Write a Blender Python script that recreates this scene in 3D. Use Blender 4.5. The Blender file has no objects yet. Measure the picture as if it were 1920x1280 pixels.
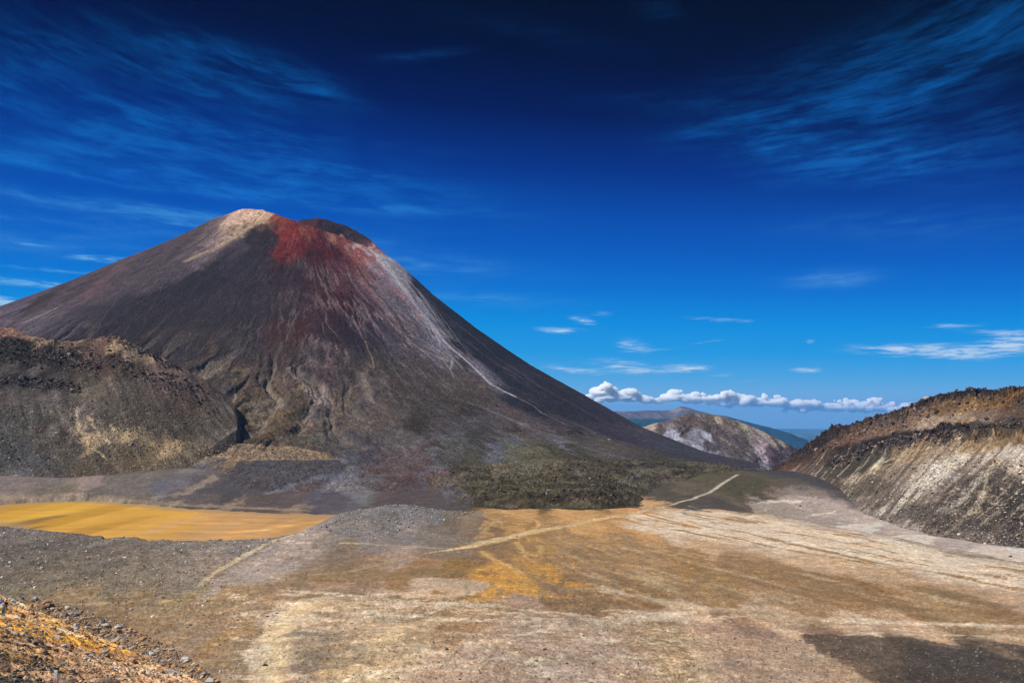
import bpy, bmesh, math, random
import numpy as np
random.seed(7)
rng = np.random.default_rng(11)
sc = bpy.context.scene
COL = sc.collection
R = math.radians
PITCH = math.atan(138/1600)

# ------------------------------------------------------------------ camera
cam_d = bpy.data.cameras.new('camera'); cam = bpy.data.objects.new('camera', cam_d); COL.objects.link(cam)
cam_d.sensor_width = 36; cam_d.lens = 30.0; cam_d.clip_start = 0.5; cam_d.clip_end = 300000
cam.location = (0, 0, 0); cam.rotation_euler = (R(90)+PITCH, 0, 0)
sc.camera = cam
sc.cycles.volume_bounces = 14; sc.cycles.max_bounces = 16; sc.cycles.diffuse_bounces = 3

# ------------------------------------------------------------------ exposure, sun
sc.view_settings.view_transform = 'Standard'; sc.view_settings.look = 'None'
sc.view_settings.exposure = 0.45; sc.view_settings.gamma = 1; sc.view_settings.use_curve_mapping = False
EXPO = 2**0.45
SUN_EL, SUN_AZ = R(49), R(-106)          # azimuth measured from the view direction (+Y) towards +X
sd = bpy.data.lights.new('sun', 'SUN'); sd.energy = 4.6; sd.angle = R(0.5); sd.color = (1.0, 0.97, 0.925)
so = bpy.data.objects.new('sun', sd); COL.objects.link(so)
S = (math.sin(SUN_AZ)*math.cos(SUN_EL), math.cos(SUN_AZ)*math.cos(SUN_EL), math.sin(SUN_EL))
from mathutils import Vector
so.rotation_euler = Vector(S).to_track_quat('Z', 'Y').to_euler()

def lin(c):
    c = np.asarray(c, float)/255.0
    return np.where(c <= 0.04045, c/12.92, ((c+0.055)/1.055)**2.4)

# ------------------------------------------------------------------ small node language
class E:
    def __init__(s, nt, v): s.nt, s.v = nt, v
    def _m(s, op, *a):
        n = s.nt.nodes.new('ShaderNodeMath'); n.operation = op
        for i, x in enumerate((s,)+a):
            if isinstance(x, E): s.nt.links.new(x.v, n.inputs[i])
            else: n.inputs[i].default_value = x
        return E(s.nt, n.outputs[0])
    def __add__(s, o): return s._m('ADD', o)
    __radd__ = __add__
    def __sub__(s, o): return s._m('SUBTRACT', o)
    def __rsub__(s, o): return (s*-1.0)+o
    def __mul__(s, o): return s._m('MULTIPLY', o)
    __rmul__ = __mul__
    def __truediv__(s, o): return s._m('DIVIDE', o)
    def max(s, o): return s._m('MAXIMUM', o)
    def min(s, o): return s._m('MINIMUM', o)
    def pow(s, o): return s._m('POWER', o)
    def clamp(s): return s.max(0.0).min(1.0)
    def exp(s): return s._m('EXPONENT')
def link(nt, v, sock):
    if isinstance(v, E): nt.links.new(v.v, sock)
    else: sock.default_value = v
def comb(nt, x, y, z=0.0):
    n = nt.nodes.new('ShaderNodeCombineXYZ')
    for i, v in enumerate((x, y, z)): link(nt, v, n.inputs[i])
    return n.outputs[0]
def noise(nt, vec, scale=1.0, detail=6, rough=0.55, dist=0.0):
    n = nt.nodes.new('ShaderNodeTexNoise'); n.inputs['Scale'].default_value = scale
    n.inputs['Detail'].default_value = detail; n.inputs['Roughness'].default_value = rough; n.inputs['Distortion'].default_value = dist
    if vec is not None: nt.links.new(vec, n.inputs['Vector'])
    return E(nt, n.outputs['Fac'])
def smooth(nt, x, a, b):
    n = nt.nodes.new('ShaderNodeMapRange'); n.interpolation_type = 'SMOOTHSTEP'
    link(nt, x, n.inputs[0]); n.inputs[1].default_value = a; n.inputs[2].default_value = b
    return E(nt, n.outputs[0])
def mixc(nt, f, a, b):
    n = nt.nodes.new('ShaderNodeMix'); n.data_type = 'RGBA'
    link(nt, f, n.inputs[0])
    for v, i in ((a, 6), (b, 7)):
        if hasattr(v, 'links'): nt.links.new(v, n.inputs[i])
        else: n.inputs[i].default_value = (*v, 1)
    return n.outputs[2]
def ramp(nt, f, stops):
    n = nt.nodes.new('ShaderNodeValToRGB'); cr = n.color_ramp
    while len(cr.elements) < len(stops): cr.elements.new(0.5)
    for e, (p, c) in zip(cr.elements, stops): e.position = p; e.color = (*c, 1)
    link(nt, f, n.inputs[0]); return n.outputs[0]

# ------------------------------------------------------------------ pixel -> ray
CP, SP = math.cos(PITCH), math.sin(PITCH)
def ray(px, py):
    px = np.asarray(px, float); py = np.asarray(py, float)
    x = (px-960)/1600; v = (640-py)/1600
    return x, CP-v*SP, v*CP+SP
def at(px, py, Y):
    x, y, z = ray(px, py); s = Y/y
    return np.array([x*s, Y, z*s])
def azel(px, py):
    x, y, z = ray(px, py); return math.atan2(x, y), math.atan2(z, math.hypot(x, y))

# ------------------------------------------------------------------ world: Nishita sky, deepened in a band opposite the sun, with cirrus
W = bpy.data.worlds.new('World'); sc.world = W; W.use_nodes = True
nt = W.node_tree; nt.nodes.clear()
out = nt.nodes.new('ShaderNodeOutputWorld'); bg = nt.nodes.new('ShaderNodeBackground')
nt.links.new(bg.outputs[0], out.inputs[0])
sky = nt.nodes.new('ShaderNodeTexSky'); sky.sky_type = 'NISHITA'; sky.sun_disc = False
sky.sun_elevation = SUN_EL; sky.sun_rotation = SUN_AZ; sky.altitude = 1700; sky.ozone_density = 3.0; sky.dust_density = 0.3
tc = nt.nodes.new('ShaderNodeTexCoord'); sp = nt.nodes.new('ShaderNodeSeparateXYZ')
nt.links.new(tc.outputs['Generated'], sp.inputs[0])
dx, dy, dz = (E(nt, sp.outputs[i]) for i in range(3))
az = dx._m('ARCTAN2', dy); el = dz._m('ARCSINE')
e2 = el*(az*0.22+az*az*0.25+1.0)
SK = [(-1, (130,170,200)), (0, (136,176,206)), (.7, (136,178,214)), (1.5, (118,178,224)), (2.6, (78,168,226)), (4.2, (30,154,226)), (6.3, (0,140,222)),
      (8.6, (0,112,208)), (11, (0,90,190)), (13.5, (0,72,170)), (16.5, (0,46,134)), (20, (0,18,84)), (23.5, (0,4,52)), (27, (0,0,30)), (32, (0,0,28))]
skyc = ramp(nt, (e2*(180/math.pi)+1.0)/34.0, [((p+1)/34, tuple(lin(c)/EXPO)) for p, c in SK])
nish = nt.nodes.new('ShaderNodeVectorMath'); nish.operation = 'SCALE'; nt.links.new(sky.outputs[0], nish.inputs[0]); nish.inputs[3].default_value = 0.07
front = (1.0-smooth(nt, el, R(30), R(55)))*(1.0-smooth(nt, az._m('ABSOLUTE'), R(60), R(100)))
base = mixc(nt, front, nish.outputs[0], skyc)
# cirrus
tel = el-(az*az*0.25-az*0.03)*el*el*5.0
wv = noise(nt, comb(nt, az*3.0, tel*7.0, 3.0), 1.0, 2, 0.5)
st1 = noise(nt, comb(nt, az*11.0, tel*80.0+wv*2.4, 0.0), 1.0, 8, 0.66, 0.25)
st2 = noise(nt, comb(nt, az*30.0, tel*210.0+wv*5.0, 7.0), 1.0, 6, 0.66, 0.2)
brk = noise(nt, comb(nt, az*9.0, el*22.0, 9.0), 1.0, 4, 0.6, 0.3)
puff = noise(nt, comb(nt, az*60.0, el*190.0, 4.0), 1.0, 5, 0.6, 0.5)
st = st1*0.55+st2*0.25+brk*0.24
def blob(px, py, sx, sy, ang, amp):
    a0, e0 = azel(px, py); sx /= 1600; sy /= 1600; amp *= 1.15; t = R(ang)
    u = az-a0; v = el-e0; c, s_ = math.cos(t), math.sin(t)
    uu = (u*c+v*s_)*(1/sx); vv = (v*c-u*s_)*(1/sy)
    return ((uu*uu+vv*vv)*-1.0).exp()*amp
B1 = [(150,196,190,9,-5,1.1),(330,222,160,7,-7,.8),(60,300,120,7,4,1.0),(240,300,150,8,-2,1.0),(420,298,120,7,-4,1.0),(600,312,130,7,-4,.9),(460,240,120,6,-4,.8),(700,270,130,6,-4,.6),(250,345,160,7,-3,.7),(500,372,180,7,-3,.9),(690,385,90,6,-4,.7),(160,380,180,6,-2,.8),(330,150,120,9,-14,.7),(480,128,120,8,-16,.8),(55,95,75,38,-8,.75),(250,120,200,50,-12,.45),(420,130,150,38,-14,.95),(570,150,100,20,-16,.9),(120,205,210,22,-7,1.0),(330,240,300,40,-6,.6),
      (120,300,200,26,-3,.75),(420,305,320,26,-3,.85),(300,298,60,9,-8,.6),(560,330,260,22,-4,.6),(480,362,300,12,-3,.8),(610,373,130,9,-4,.9),(260,395,260,13,-3,.8),
      (340,399,110,8,-3,1.1),(100,410,240,20,0,.5),(640,470,200,40,-3,.4),(820,500,150,14,-3,.35),(900,560,120,12,-2,.3),(770,390,200,25,-4,.4),
      (1420,232,130,28,6,.7),(1530,275,150,42,-14,.95),(1640,190,170,60,24,.75),(1790,110,190,60,24,.8),(1560,120,220,45,14,.45),(1680,300,190,36,-6,.55),(1840,240,80,30,10,.5),(1870,60,100,40,20,.5),
      (790,103,70,8,6,.55),(1230,15,45,18,-20,.35),(1000,60,160,16,-10,.18),(1560,522,60,14,0,.6),(1230,190,120,14,-4,.3),(1700,420,200,30,-4,.25),(60,455,200,16,0,.35)]
B2 = [(190,485,75,6,0,1.2),(340,420,55,4,-2,.8),(70,460,60,3,0,.8),(60,531,90,7,-3,1.1),(120,508,110,4,-1,.7),(5,567,42,9,-6,1.7),(1050,619,45,6,-3,1.3),(1092,600,26,8,-12,1.1),(1130,588,26,7,0,.6),
      (1350,599,60,5,-5,.9),(1185,648,38,14,-10,.85),(1175,688,65,12,-10,1.1),(1080,694,70,7,-7,.9),(1287,690,42,7,0,1.5),(1510,694,28,5,0,1.1),(1720,655,110,11,-2,1.25),(1800,668,60,9,-4,.7),(1900,642,45,16,8,1.3),
      (1790,610,50,5,0,.7),(1860,622,50,5,-4,.6),(1350,703,30,5,0,.6),(1330,640,60,3,8,.5),(1520,640,8,4,0,.8),(1405,713,14,4,0,.6),(1250,655,60,4,0,.3)]
m1 = None
for b in B1: m1 = blob(*b) if m1 is None else m1+blob(*b)
m2 = None
for b in B2: m2 = blob(*b) if m2 is None else m2+blob(*b)
a1 = (m1.min(1.1)*smooth(nt, st, 0.42, 0.70)*0.85+m1.min(1.0)*0.06).min(1.0)
thin = noise(nt, comb(nt, az*34.0, el*330.0, 14.0), 1.0, 6, 0.65, 0.8)
a2 = smooth(nt, m2*(st2*2.0+thin*2.8-1.75), 0.12, 1.5)
CK = [(0, (225,232,242)), (5, (200,222,242)), (8, (120,190,238)), (11, (78,160,226)), (14, (24,122,208)), (18, (8,98,182)), (24, (6,82,150)), (32, (4,60,120))]
cc = ramp(nt, (el*(180/math.pi))/34.0, [(p/34, tuple(lin(c)/EXPO)) for p, c in CK])
base = mixc(nt, (a1*0.8+a2*0.85).min(0.92), base, cc)
nt.links.new(base, bg.inputs[0]); bg.inputs[1].default_value = 1.0

# ------------------------------------------------------------------ numpy noise
_p = rng.permutation(256); _p = np.concatenate([_p, _p, _p]).astype(np.int32)
_g = np.stack([np.cos(np.arange(256)*2*np.pi/256*37), np.sin(np.arange(256)*2*np.pi/256*37)], 1).astype(np.float32)
def perlin(x, y):
    x = np.asarray(x, np.float64); y = np.asarray(y, np.float64)
    xi = np.floor(x); yi = np.floor(y); xf = (x-xi).astype(np.float32); yf = (y-yi).astype(np.float32)
    xi = xi.astype(np.int64) & 255; yi = yi.astype(np.int64) & 255
    u = xf*xf*xf*(xf*(xf*6-15)+10); v = yf*yf*yf*(yf*(yf*6-15)+10)
    def g(ix, iy, fx, fy):
        h = _p[_p[ix]+iy]; return _g[h, 0]*fx+_g[h, 1]*fy
    a = g(xi, yi, xf, yf); b = g(xi+1, yi, xf-1, yf); c = g(xi, yi+1, xf, yf-1); d = g(xi+1, yi+1, xf-1, yf-1)
    return ((a+u*(b-a))*(1-v)+(c+u*(d-c))*v)*1.5
def fbm(x, y, octs=5, gain=0.5, ridged=False, off=0.0):
    x = np.asarray(x)+off; y = np.asarray(y)+off*1.7
    t = 0; a = 1.0; n = 0
    for i in range(octs):
        q = perlin(x, y)
        t = t+a*((1-2*np.abs(q)) if ridged else q); n += a
        a *= gain; x, y = 2.03*(x*0.8-y*0.6)+11.3, 2.03*(x*0.6+y*0.8)+5.7
    return t/n
def ss(x, a, b):
    t = np.clip((x-a)/(b-a), 0, 1); return t*t*(3-2*t)
def gauss(x, s): return np.exp(-(x/s)**2)

# ------------------------------------------------------------------ polylines and polygons in the ground plane
def seg_dist(X, Y, P):
    best = np.full(X.shape, 1e9); tt = np.zeros(X.shape)
    L = 0
    for i in range(len(P)-1):
        ax, ay = P[i][:2]; bx, by = P[i+1][:2]; vx, vy = bx-ax, by-ay; l2 = vx*vx+vy*vy+1e-9
        t = np.clip(((X-ax)*vx+(Y-ay)*vy)/l2, 0, 1)
        d = np.hypot(X-ax-t*vx, Y-ay-t*vy); m = d < best
        best = np.where(m, d, best); tt = np.where(m, i+t, tt)
    return best, tt
def inside(X, Y, P):
    r = np.zeros(X.shape, bool); n = len(P)
    for i in range(n):
        x0, y0 = P[i][:2]; x1, y1 = P[(i+1) % n][:2]
        c = ((y0 > Y) != (y1 > Y)) & (X < (x1-x0)*(Y-y0)/((y1-y0) if y1 != y0 else 1e-9)+x0)
        r ^= c
    return r
def bbox_idx(X, Y, P, pad):
    xs = [p[0] for p in P]; ys = [p[1] for p in P]
    return np.nonzero((X > min(xs)-pad) & (X < max(xs)+pad) & (Y > min(ys)-pad) & (Y < max(ys)+pad))[0]

# ------------------------------------------------------------------ heights (metres, camera at 0; crater floor near -90)
def kn(tab):                # (px, py, Y) knots -> sorted az, Y, Z
    P = [at(*t) for t in tab]; P = sorted(P, key=lambda p: p[0]/p[1])
    return np.array([p[0]/p[1] for p in P]), np.array([p[1] for p in P]), np.array([p[2] for p in P])
rim_pts = [(-700,760,-62),(-520,640,-66)]+[tuple(at(px,py,Y)) for px,py,Y in [(0,988,600),(60,993,600),(170,1004,598),(340,1013,581),(450,1012,592),(520,1009,605),(600,990,626),(625,978,650),(660,957,684),(740,945,700),(785,949,712),(830,957,723),(920,960,782)]]
rim_xy = np.array([p[:2] for p in rim_pts]); rim_z = np.array([p[2] for p in rim_pts])
edge = [at(px,py,Y) for px,py,Y in [(1180,951,838),(1250,953,825),(1350,956,805),(1450,966,770),(1530,981,712),(1600,998,655),(1750,1024,585),(1920,1051,527),(2150,1085,480),(2600,1130,440)]]
edge_xy = np.array([e[:2] for e in edge]); edge_z = np.array([e[2] for e in edge])
_ea = np.array([e[0]/e[1] for e in edge])
near_edge = np.array([(-420,420),(-200,290),(-102,172),(-62,132),(-35,100),(-12,62),(12,30),(60,8)])
def near_plane(X, Y): return -6.4-0.313*X-0.3528*Y
def fl(pts, Z=-90.0):      # pixel polygon dropped on a level at height Z
    o = []
    for px, py in pts:
        x, y, z = ray(px, py); s = Z/z; o.append((x*s, y*s))
    return np.array(o)
PB = fl([(-160,972),(-60,956),(0,947),(60,942),(140,939.5),(200,941),(260,946),(330,953),(420,959),(520,963),(600,965),(650,968),(670,968),(655,985),(610,1000),(560,1014),(480,1030),(340,1044),(170,1034),(60,1008),(30,990),(0,982),(-160,985)], -95.0)
def basin_w(X, Y):
    sh = X.shape; Xf, Yf = X.ravel(), Y.ravel(); o = np.zeros(Xf.shape); idx = bbox_idx(Xf, Yf, PB, 30)
    if len(idx):
        wx_ = Xf[idx]+5*fbm(Xf[idx]/18, Yf[idx]/18, 3, off=181); wy_ = Yf[idx]+12*fbm(Xf[idx]/22, Yf[idx]/30, 4, off=182)
        d, _ = seg_dist(wx_, wy_, np.vstack([PB, PB[:1]])); sg = np.where(inside(wx_, wy_, PB), d, -d)
        o[idx] = ss(sg, -6, 3)
    return o.reshape(sh)
def ground_h(X, Y, det=True):
    X = np.asarray(X, float); Y = np.asarray(Y, float); r = np.hypot(X, Y)
    a = X/np.maximum(Y, 1)
    z = np.full(X.shape, -90.0)
    z += 16*ss(-X, 90, 420)*ss(Y, 180, 330)*(1-ss(Y, 520, 640))             # slope rising to the left, near side
    z += 2.5*fbm(X/160, Y/160, 3)*(1-gauss(Y-950, 150))
    z += 9*ss(X, 60, 330)*(1-ss(Y, 240, 420))                               # bank at the lower right
    z += 5*gauss(X+10, 120)*gauss(Y-300, 70)
    # dome edge on the right
    ye = np.interp(a, _ea, edge_xy[:, 1]); ze = np.interp(a, _ea, edge_z)
    w = ss(a, -0.02, 0.16)
    dome = (ze-2.2*ss(ye-Y, 0, 200)-(-90.0))
    z += w*dome*np.where(Y < ye, 1, 1-ss(Y-ye, 0, 60))
    z -= ss(a, 0.2, 0.34)*7.5*ss(Y-ye, 2, 45)*(1-ss(Y, 820, 1000))
    # rim of the golden basin
    d, t = seg_dist(X, Y, rim_xy); top = np.interp(t, np.arange(len(rim_z)), rim_z)
    i = np.clip(t.astype(int), 0, len(rim_xy)-2)
    ta = rim_xy[i+1]-rim_xy[i]
    side = ta[..., 0]*(Y-rim_xy[i][..., 1])-ta[..., 1]*(X-rim_xy[i][..., 0])      # >0 : far side
    prof = np.where(side > 0, np.exp(-(d/34)**1.5), np.exp(-(d/(88-30*ss(X, -140, -60)))**1.35))
    basin = ss(side, 0, 1)*gauss(X+330, 290)*ss(Y, 560, 640)*(1-ss(Y, 900, 975))
    z = z-6.0*basin
    z = z+np.maximum(top-z, 0)*prof
    bi = basin_w(X, Y)
    z = z*(1-bi)+np.minimum(z, -96.5)*bi
    # rising ground behind the basin, saddle, then the drop to the plains
    z += (20*ss(-X, 150, 420)+3)*ss(Y, 925, 1090)*(1-ss(X, -100, 0))
    z += 15.5*ss(Y, 850, 1090)*ss(a, 0.14, 0.24)*(1-ss(a, 0.36, 0.6))
    z += 4*gauss(X-185, 45)*gauss(Y-900, 40)
    drop = ss(Y, 1130, 2300)*ss(a, -0.1, 0.12)+ss(Y, 1500, 2600)*(1-ss(a, -0.1, 0.12))
    z -= 260*drop
    z -= 560*ss(r, 3000, 7500)
    if det:
        k = ss(r, 3000, 8000)
        z = z+(1-k)*(0.7*fbm(X/24, Y/24, 4)+0.42*fbm(X/5, Y/5, 4, .6, off=3)*(1-ss(r, 500, 900))+0.5*ss(fbm(X/2.4, Y/2.4, 3, .6, off=4), .1, .5)*(1-ss(r, 420, 560))*ss(fbm(X/40, Y/40, 2, off=5), -.25, .1))
        z = z+k*28*fbm(X/3000, Y/3000, 5, off=9)
        # rock-strewn slope at left and on the rim
        rough = np.clip(ss(-X, 60, 260)*(1-ss(Y, 560, 640))+prof*0.8*(side < 0), 0, 1)*(1-ss(Y, 800, 900))
        z = z+rough*(1.5*fbm(X/9, Y/9, 6, 0.62, off=21))
        # wind- and water-carved ripples lower middle
        rp = ss(X, -150, -40)*(1-ss(X, 120, 190))*(1-ss(Y, 400, 470))
        z = z+rp*0.55*fbm((X+Y*.25)/11, Y/4.5, 4, 0.55, ridged=True, off=5)
    # near slope the camera stands on
    d, t = seg_dist(X, Y, near_edge)
    q = near_edge[np.clip(t.astype(int), 0, len(near_edge)-2)+1]-near_edge[np.clip(t.astype(int), 0, len(near_edge)-2)]
    p0 = near_edge[np.clip(t.astype(int), 0, len(near_edge)-2)]
    sd_ = (q[..., 0]*(Y-p0[..., 1])-q[..., 1]*(X-p0[..., 0]))/np.hypot(q[..., 0], q[..., 1])
    outd = np.where(sd_ > 0, d, 0)
    n = near_plane(X, Y)-0.62*outd*ss(outd, 0, 8)
    if det:
        nn = 0.9*fbm(X/14, Y/14, 3, off=31)+0.75*fbm(X/3.1, Y/3.1, 5, 0.6, off=33)*ss(r, 8, 30)
        n = n+nn*(1-ss(r, 250, 400))
    cliff = -1.7-0.75*np.maximum(r-1.0, 0)                                  # what the camera stands on
    n = np.maximum(n, np.where(r < 40, cliff, -1e3))
    return np.maximum(z, n)

VC = at(575, 420, 2500)[:2]
rr = np.array([200, 273, 383, 508, 664, 820, 977, 1150, 1400, 1700, 2300, 3200.])
prf = {   # heights along r for azimuths (deg)
  0:   [500, 452, 348, 250, 141, 54, -38, -112, -215, -300, -420, -600],
  -30: [496, 448, 352, 258, 150, 62, -22, -78, -122, -175, -260, -400],
  -55: [488, 435, 352, 268, 168, 82, 18, -30, -66, -86, -110, -150],
  -90:  [515, 470, 398, 318, 216, 120, 52, -2, -62, -130, -170, -220],
  -125:[560, 520, 447, 372, 270, 175, 96, 25, -52, -128, -160, -210],
  -155:[566, 545, 480, 415, 330, 255, 195, 130, 60, 10, -60, -120],
  180: [560, 552, 497, 439, 390, 326, 286, 246, 200, 150, 80, 0],
  120: [570, 500, 420, 330, 240, 150, 60, -20, -120, -200, -300, -400],
  60:  [575, 470, 360, 260, 160, 60, -40, -120, -220, -320, -420, -600]}
pa = sorted(prf); pa_ext = [pa[-1]-360]+pa+[pa[0]+360]
ptab = np.array([prf[pa[-1]]]+[prf[k] for k in pa]+[prf[pa[0]]], float)
rim_phi = np.array([-180, -160, -137, -115, -90, -65, -50, -35, -15, 5, 20, 45, 65, 90, 105, 125, 150, 180.])
rim_h = np.array([560, 572, 579, 566, 536, 510, 497, 488, 484, 500, 523, 566, 601, 627, 621, 598, 570, 560.])
def volcano_h(X, Y, det=True):
    X = np.asarray(X, float); Y = np.asarray(Y, float)
    dx_, dy_ = X-VC[0], Y-VC[1]; r = np.hypot(dx_, dy_); ph = np.degrees(np.arctan2(dy_, dx_))
    ti = np.interp(ph, pa_ext, np.arange(len(pa_ext))); i0 = np.clip(ti.astype(int), 0, len(pa_ext)-2); f = ti-i0
    f = f*f*(3-2*f)*0.5+f*0.5
    rj = np.interp(r, rr, np.arange(len(rr))); j0 = np.clip(rj.astype(int), 0, len(rr)-2); g = rj-j0
    z = (ptab[i0, j0]*(1-g)+ptab[i0, j0+1]*g)*(1-f)+(ptab[i0+1, j0]*(1-g)+ptab[i0+1, j0+1]*g)*f
    rh = np.interp(ph, rim_phi, rim_h); base0 = ptab[i0, 0]*(1-f)+ptab[i0+1, 0]*f
    z = z+(rh-base0)*(1-ss(r, 200, 360))
    z = np.where(r < 175, np.maximum(rh-(175-r)*0.62, 470), z-np.where(r < 200, 0, 0))
    z = np.where(r < 200, z-6*np.abs(r-188)/25*(r > 175), z)
    if det:
        c = ph*0.0174533
        fade = ss(r, 150, 300)
        z = z+fade*7*fbm(c*5, r/800, 3, 0.5, off=41)*ss(r, 250, 500)
        z = z+fade*(0.9*fbm(c*60+0.8*fbm(X/90, Y/90, 2, off=40), r/130, 4, 0.6, off=43)+0.5*fbm(c*220, r/40, 3, 0.65, off=44)+1.1*fbm(X/26, Y/26, 4, 0.6, off=42))
        gl = fbm(c*15+1.0*fbm(c*7, r/260, 3, off=47), r/430, 3, 0.5, ridged=True, off=45)   # ravines low on the front
        band = ss(r, 700, 930)*(1-ss(r, 1230, 1480))*ss(-ph, 62, 84)*(1-ss(-ph, 135, 150))
        z = z-band*24*np.clip(gl-0.25, 0, 1)**1.1
        z = z+band*(5.5*fbm(X/26+.5*fbm(X/50, Y/50, 2, off=48), Y/38, 6, 0.66, off=49)+2.6*fbm(X/9, Y/11, 4, .65, off=56)) + 0.5*fbm(X/7, Y/7, 3, off=50)
        # blocky ledges on the left shoulder and around the summit
        z = z+(1-ss(r, 150, 420))*4.5*fbm(X/20, Y/20, 5, 0.62, off=51)
        z = z+7*gauss(r-560, 70)*gauss(ph+172, 9)*fbm(X/20, Y/20, 3, off=52)
    # lava flow lobe and terrace scarp
    lv_ = lava(X, Y, det); z = z+terrace(X, Y)*(1+(0.35*fbm(X/9, Y/9, 4, 0.6, off=55) if det else 0))
    if (lv_ > .05).any(): z = np.where(lv_ > .05, np.maximum(z, ground_h(X, Y, False)-0.5)+lv_, z)
    return z
def hit(px, py, h, y0=30, y1=9000, n=700):
    px, py = np.atleast_1d(np.asarray(px, float)), np.atleast_1d(np.asarray(py, float))
    x, y, z = ray(px, py)
    Ys = y0*(y1/y0)**np.linspace(0, 1, n)
    s = Ys[None]/y[:, None]
    zz = h(x[:, None]*s, np.broadcast_to(Ys[None], s.shape))
    below = (z[:, None]*s) < zz; k = np.argmax(below, 1); ok = below.any(1); k = np.clip(k, 1, n-1)
    lo, hi = Ys[k-1].copy(), Ys[k].copy()
    for _ in range(14):
        m = (lo+hi)/2; q = m/y; b = z*q < h(x*q, m); hi = np.where(b, m, hi); lo = np.where(b, lo, m)
    q = hi/y
    return np.stack([x*q, hi, z*q], 1), ok
LAVA = np.array([(-118,1095),(-85,1010),(-48,900),(-20,855),(20,832),(70,826),(112,842),(134,885),(138,960),(160,1040),(240,1110),(360,1200),(330,1300),(150,1290),(20,1230),(-70,1170)], float)
def lava(X, Y, det=True):
    X = np.asarray(X, float); Y = np.asarray(Y, float); sh = X.shape
    Xf, Yf = X.ravel(), Y.ravel(); o = np.zeros(Xf.shape); idx = bbox_idx(Xf, Yf, LAVA, 60)
    if len(idx):
        xx, yy = Xf[idx], Yf[idx]
        wx = xx+14*fbm(xx/60, yy/60, 3, off=61); wy = yy+14*fbm(xx/60, yy/60, 3, off=64)
        d, _ = seg_dist(wx, wy, np.vstack([LAVA, LAVA[:1]])); s = np.where(inside(wx, wy, LAVA), d, -d)
        hgt = 10*ss(s, -14, 55)*(1-0.55*ss(yy, 980, 1200))
        if det: hgt = hgt+ss(s, -10, 12)*(2.6*fbm(xx/38, yy/30, 3, .6, off=65)+3.8*fbm(xx/15, yy/13, 5, 0.66, ridged=True, off=66)+1.2*fbm(xx/4.5, yy/5, 3, 0.6, off=67))
        o[idx] = hgt
    return o.reshape(sh)
def terrace(X, Y):        # a pale scarp at the foot of the fan between pixel columns 350 and 640
    X = np.asarray(X, float); Y = np.asarray(Y, float)
    P = np.array([(-425,1120),(-340,1095),(-270,1070),(-215,1040),(-185,1020)])
    d, t = seg_dist(X, Y, P); i = np.clip(t.astype(int), 0, 3); ta = P[i+1]-P[i]
    s = (ta[..., 0]*(Y-P[i][..., 1])-ta[..., 1]*(X-P[i][..., 0]))/np.hypot(ta[..., 0], ta[..., 1])
    w = ss(X, -460, -430)*(1-ss(X, -235, -180))
    return w*4*ss(s, -22, 4)*(1-ss(s, 10, 190))
def ridge_maker(crest, foot, beyond=0.55, conc=1.12, skirt=0.5):
    ca, cy, cz = kn(crest); fa, fy, fz = kn(foot)
    def h(X, Y, wob=True):
        X = np.asarray(X, float); Y = np.asarray(Y, float); a = X/np.maximum(Y, 1)
        Yc = np.interp(a, ca, cy); Zc = np.interp(a, ca, cz); Yf = np.interp(a, fa, fy); Zf = np.interp(a, fa, fz)
        t = (Y-Yf)/np.maximum(Yc-Yf, 5)
        up = np.where(t < 0, Zf-3+(t*np.maximum(Yc-Yf, 5))*skirt, Zf-3+(Zc-Zf+3)*np.clip(t, 0, 1)**conc)
        rnd = (Zc-Zf)*0.03*np.exp(-np.abs(t-1)/0.06)
        return np.where(t <= 1, up-rnd, Zc-rnd-(Y-Yc)*beyond*ss(Y-Yc, -5, 60)), t
    return h
L_h = ridge_maker([(-700,520,1500),(-300,565,1440),(0,605,1400),(30,612,1400),(60,625,1400),(110,634,1392),(150,638,1390),(185,637,1387),(200,633,1385),(225,635,1384),(250,646,1384),(275,655,1384),(300,666,1384),(350,690,1388),(400,722,1396),(425,742,1400),(440,758,1385),(450,780,1360),(458,808,1335),(470,870,1300),(500,920,1280)],
                  [(-700,900,1000),(-300,895,1010),(0,893,1030),(60,886,1035),(130,878,1040),(180,873,1050),(240,866,1062),(325,852,1100),(350,849,1112),(375,843,1130),(400,832,1156),(425,814,1200),(445,800,1240),(458,818,1270),(470,875,1270),(500,910,1290)], 0.35, 1.12, .62)
R_h = ridge_maker([(1405,905,1330),(1430,893,1300),(1470,872,1270),(1500,846,1240),(1520,832,1220),(1540,816,1200),(1560,799,1180),(1590,797,1155),(1620,790,1125),(1640,783,1110),(1680,769,1080),(1710,757,1060),(1740,744,1040),(1770,736,1020),(1800,732,1000),(1860,728,950),(1920,725,900),(2200,712,820),(2800,690,760)],
                  [(1405,915,1200),(1430,910,1120),(1470,915,1040),(1500,921,1000),(1560,936,948),(1640,964,826),(1700,984,745),(1750,999,700),(1830,1010,668),(1920,1022,642),(2200,1045,585),(2800,1078,530)], 0.3)
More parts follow.
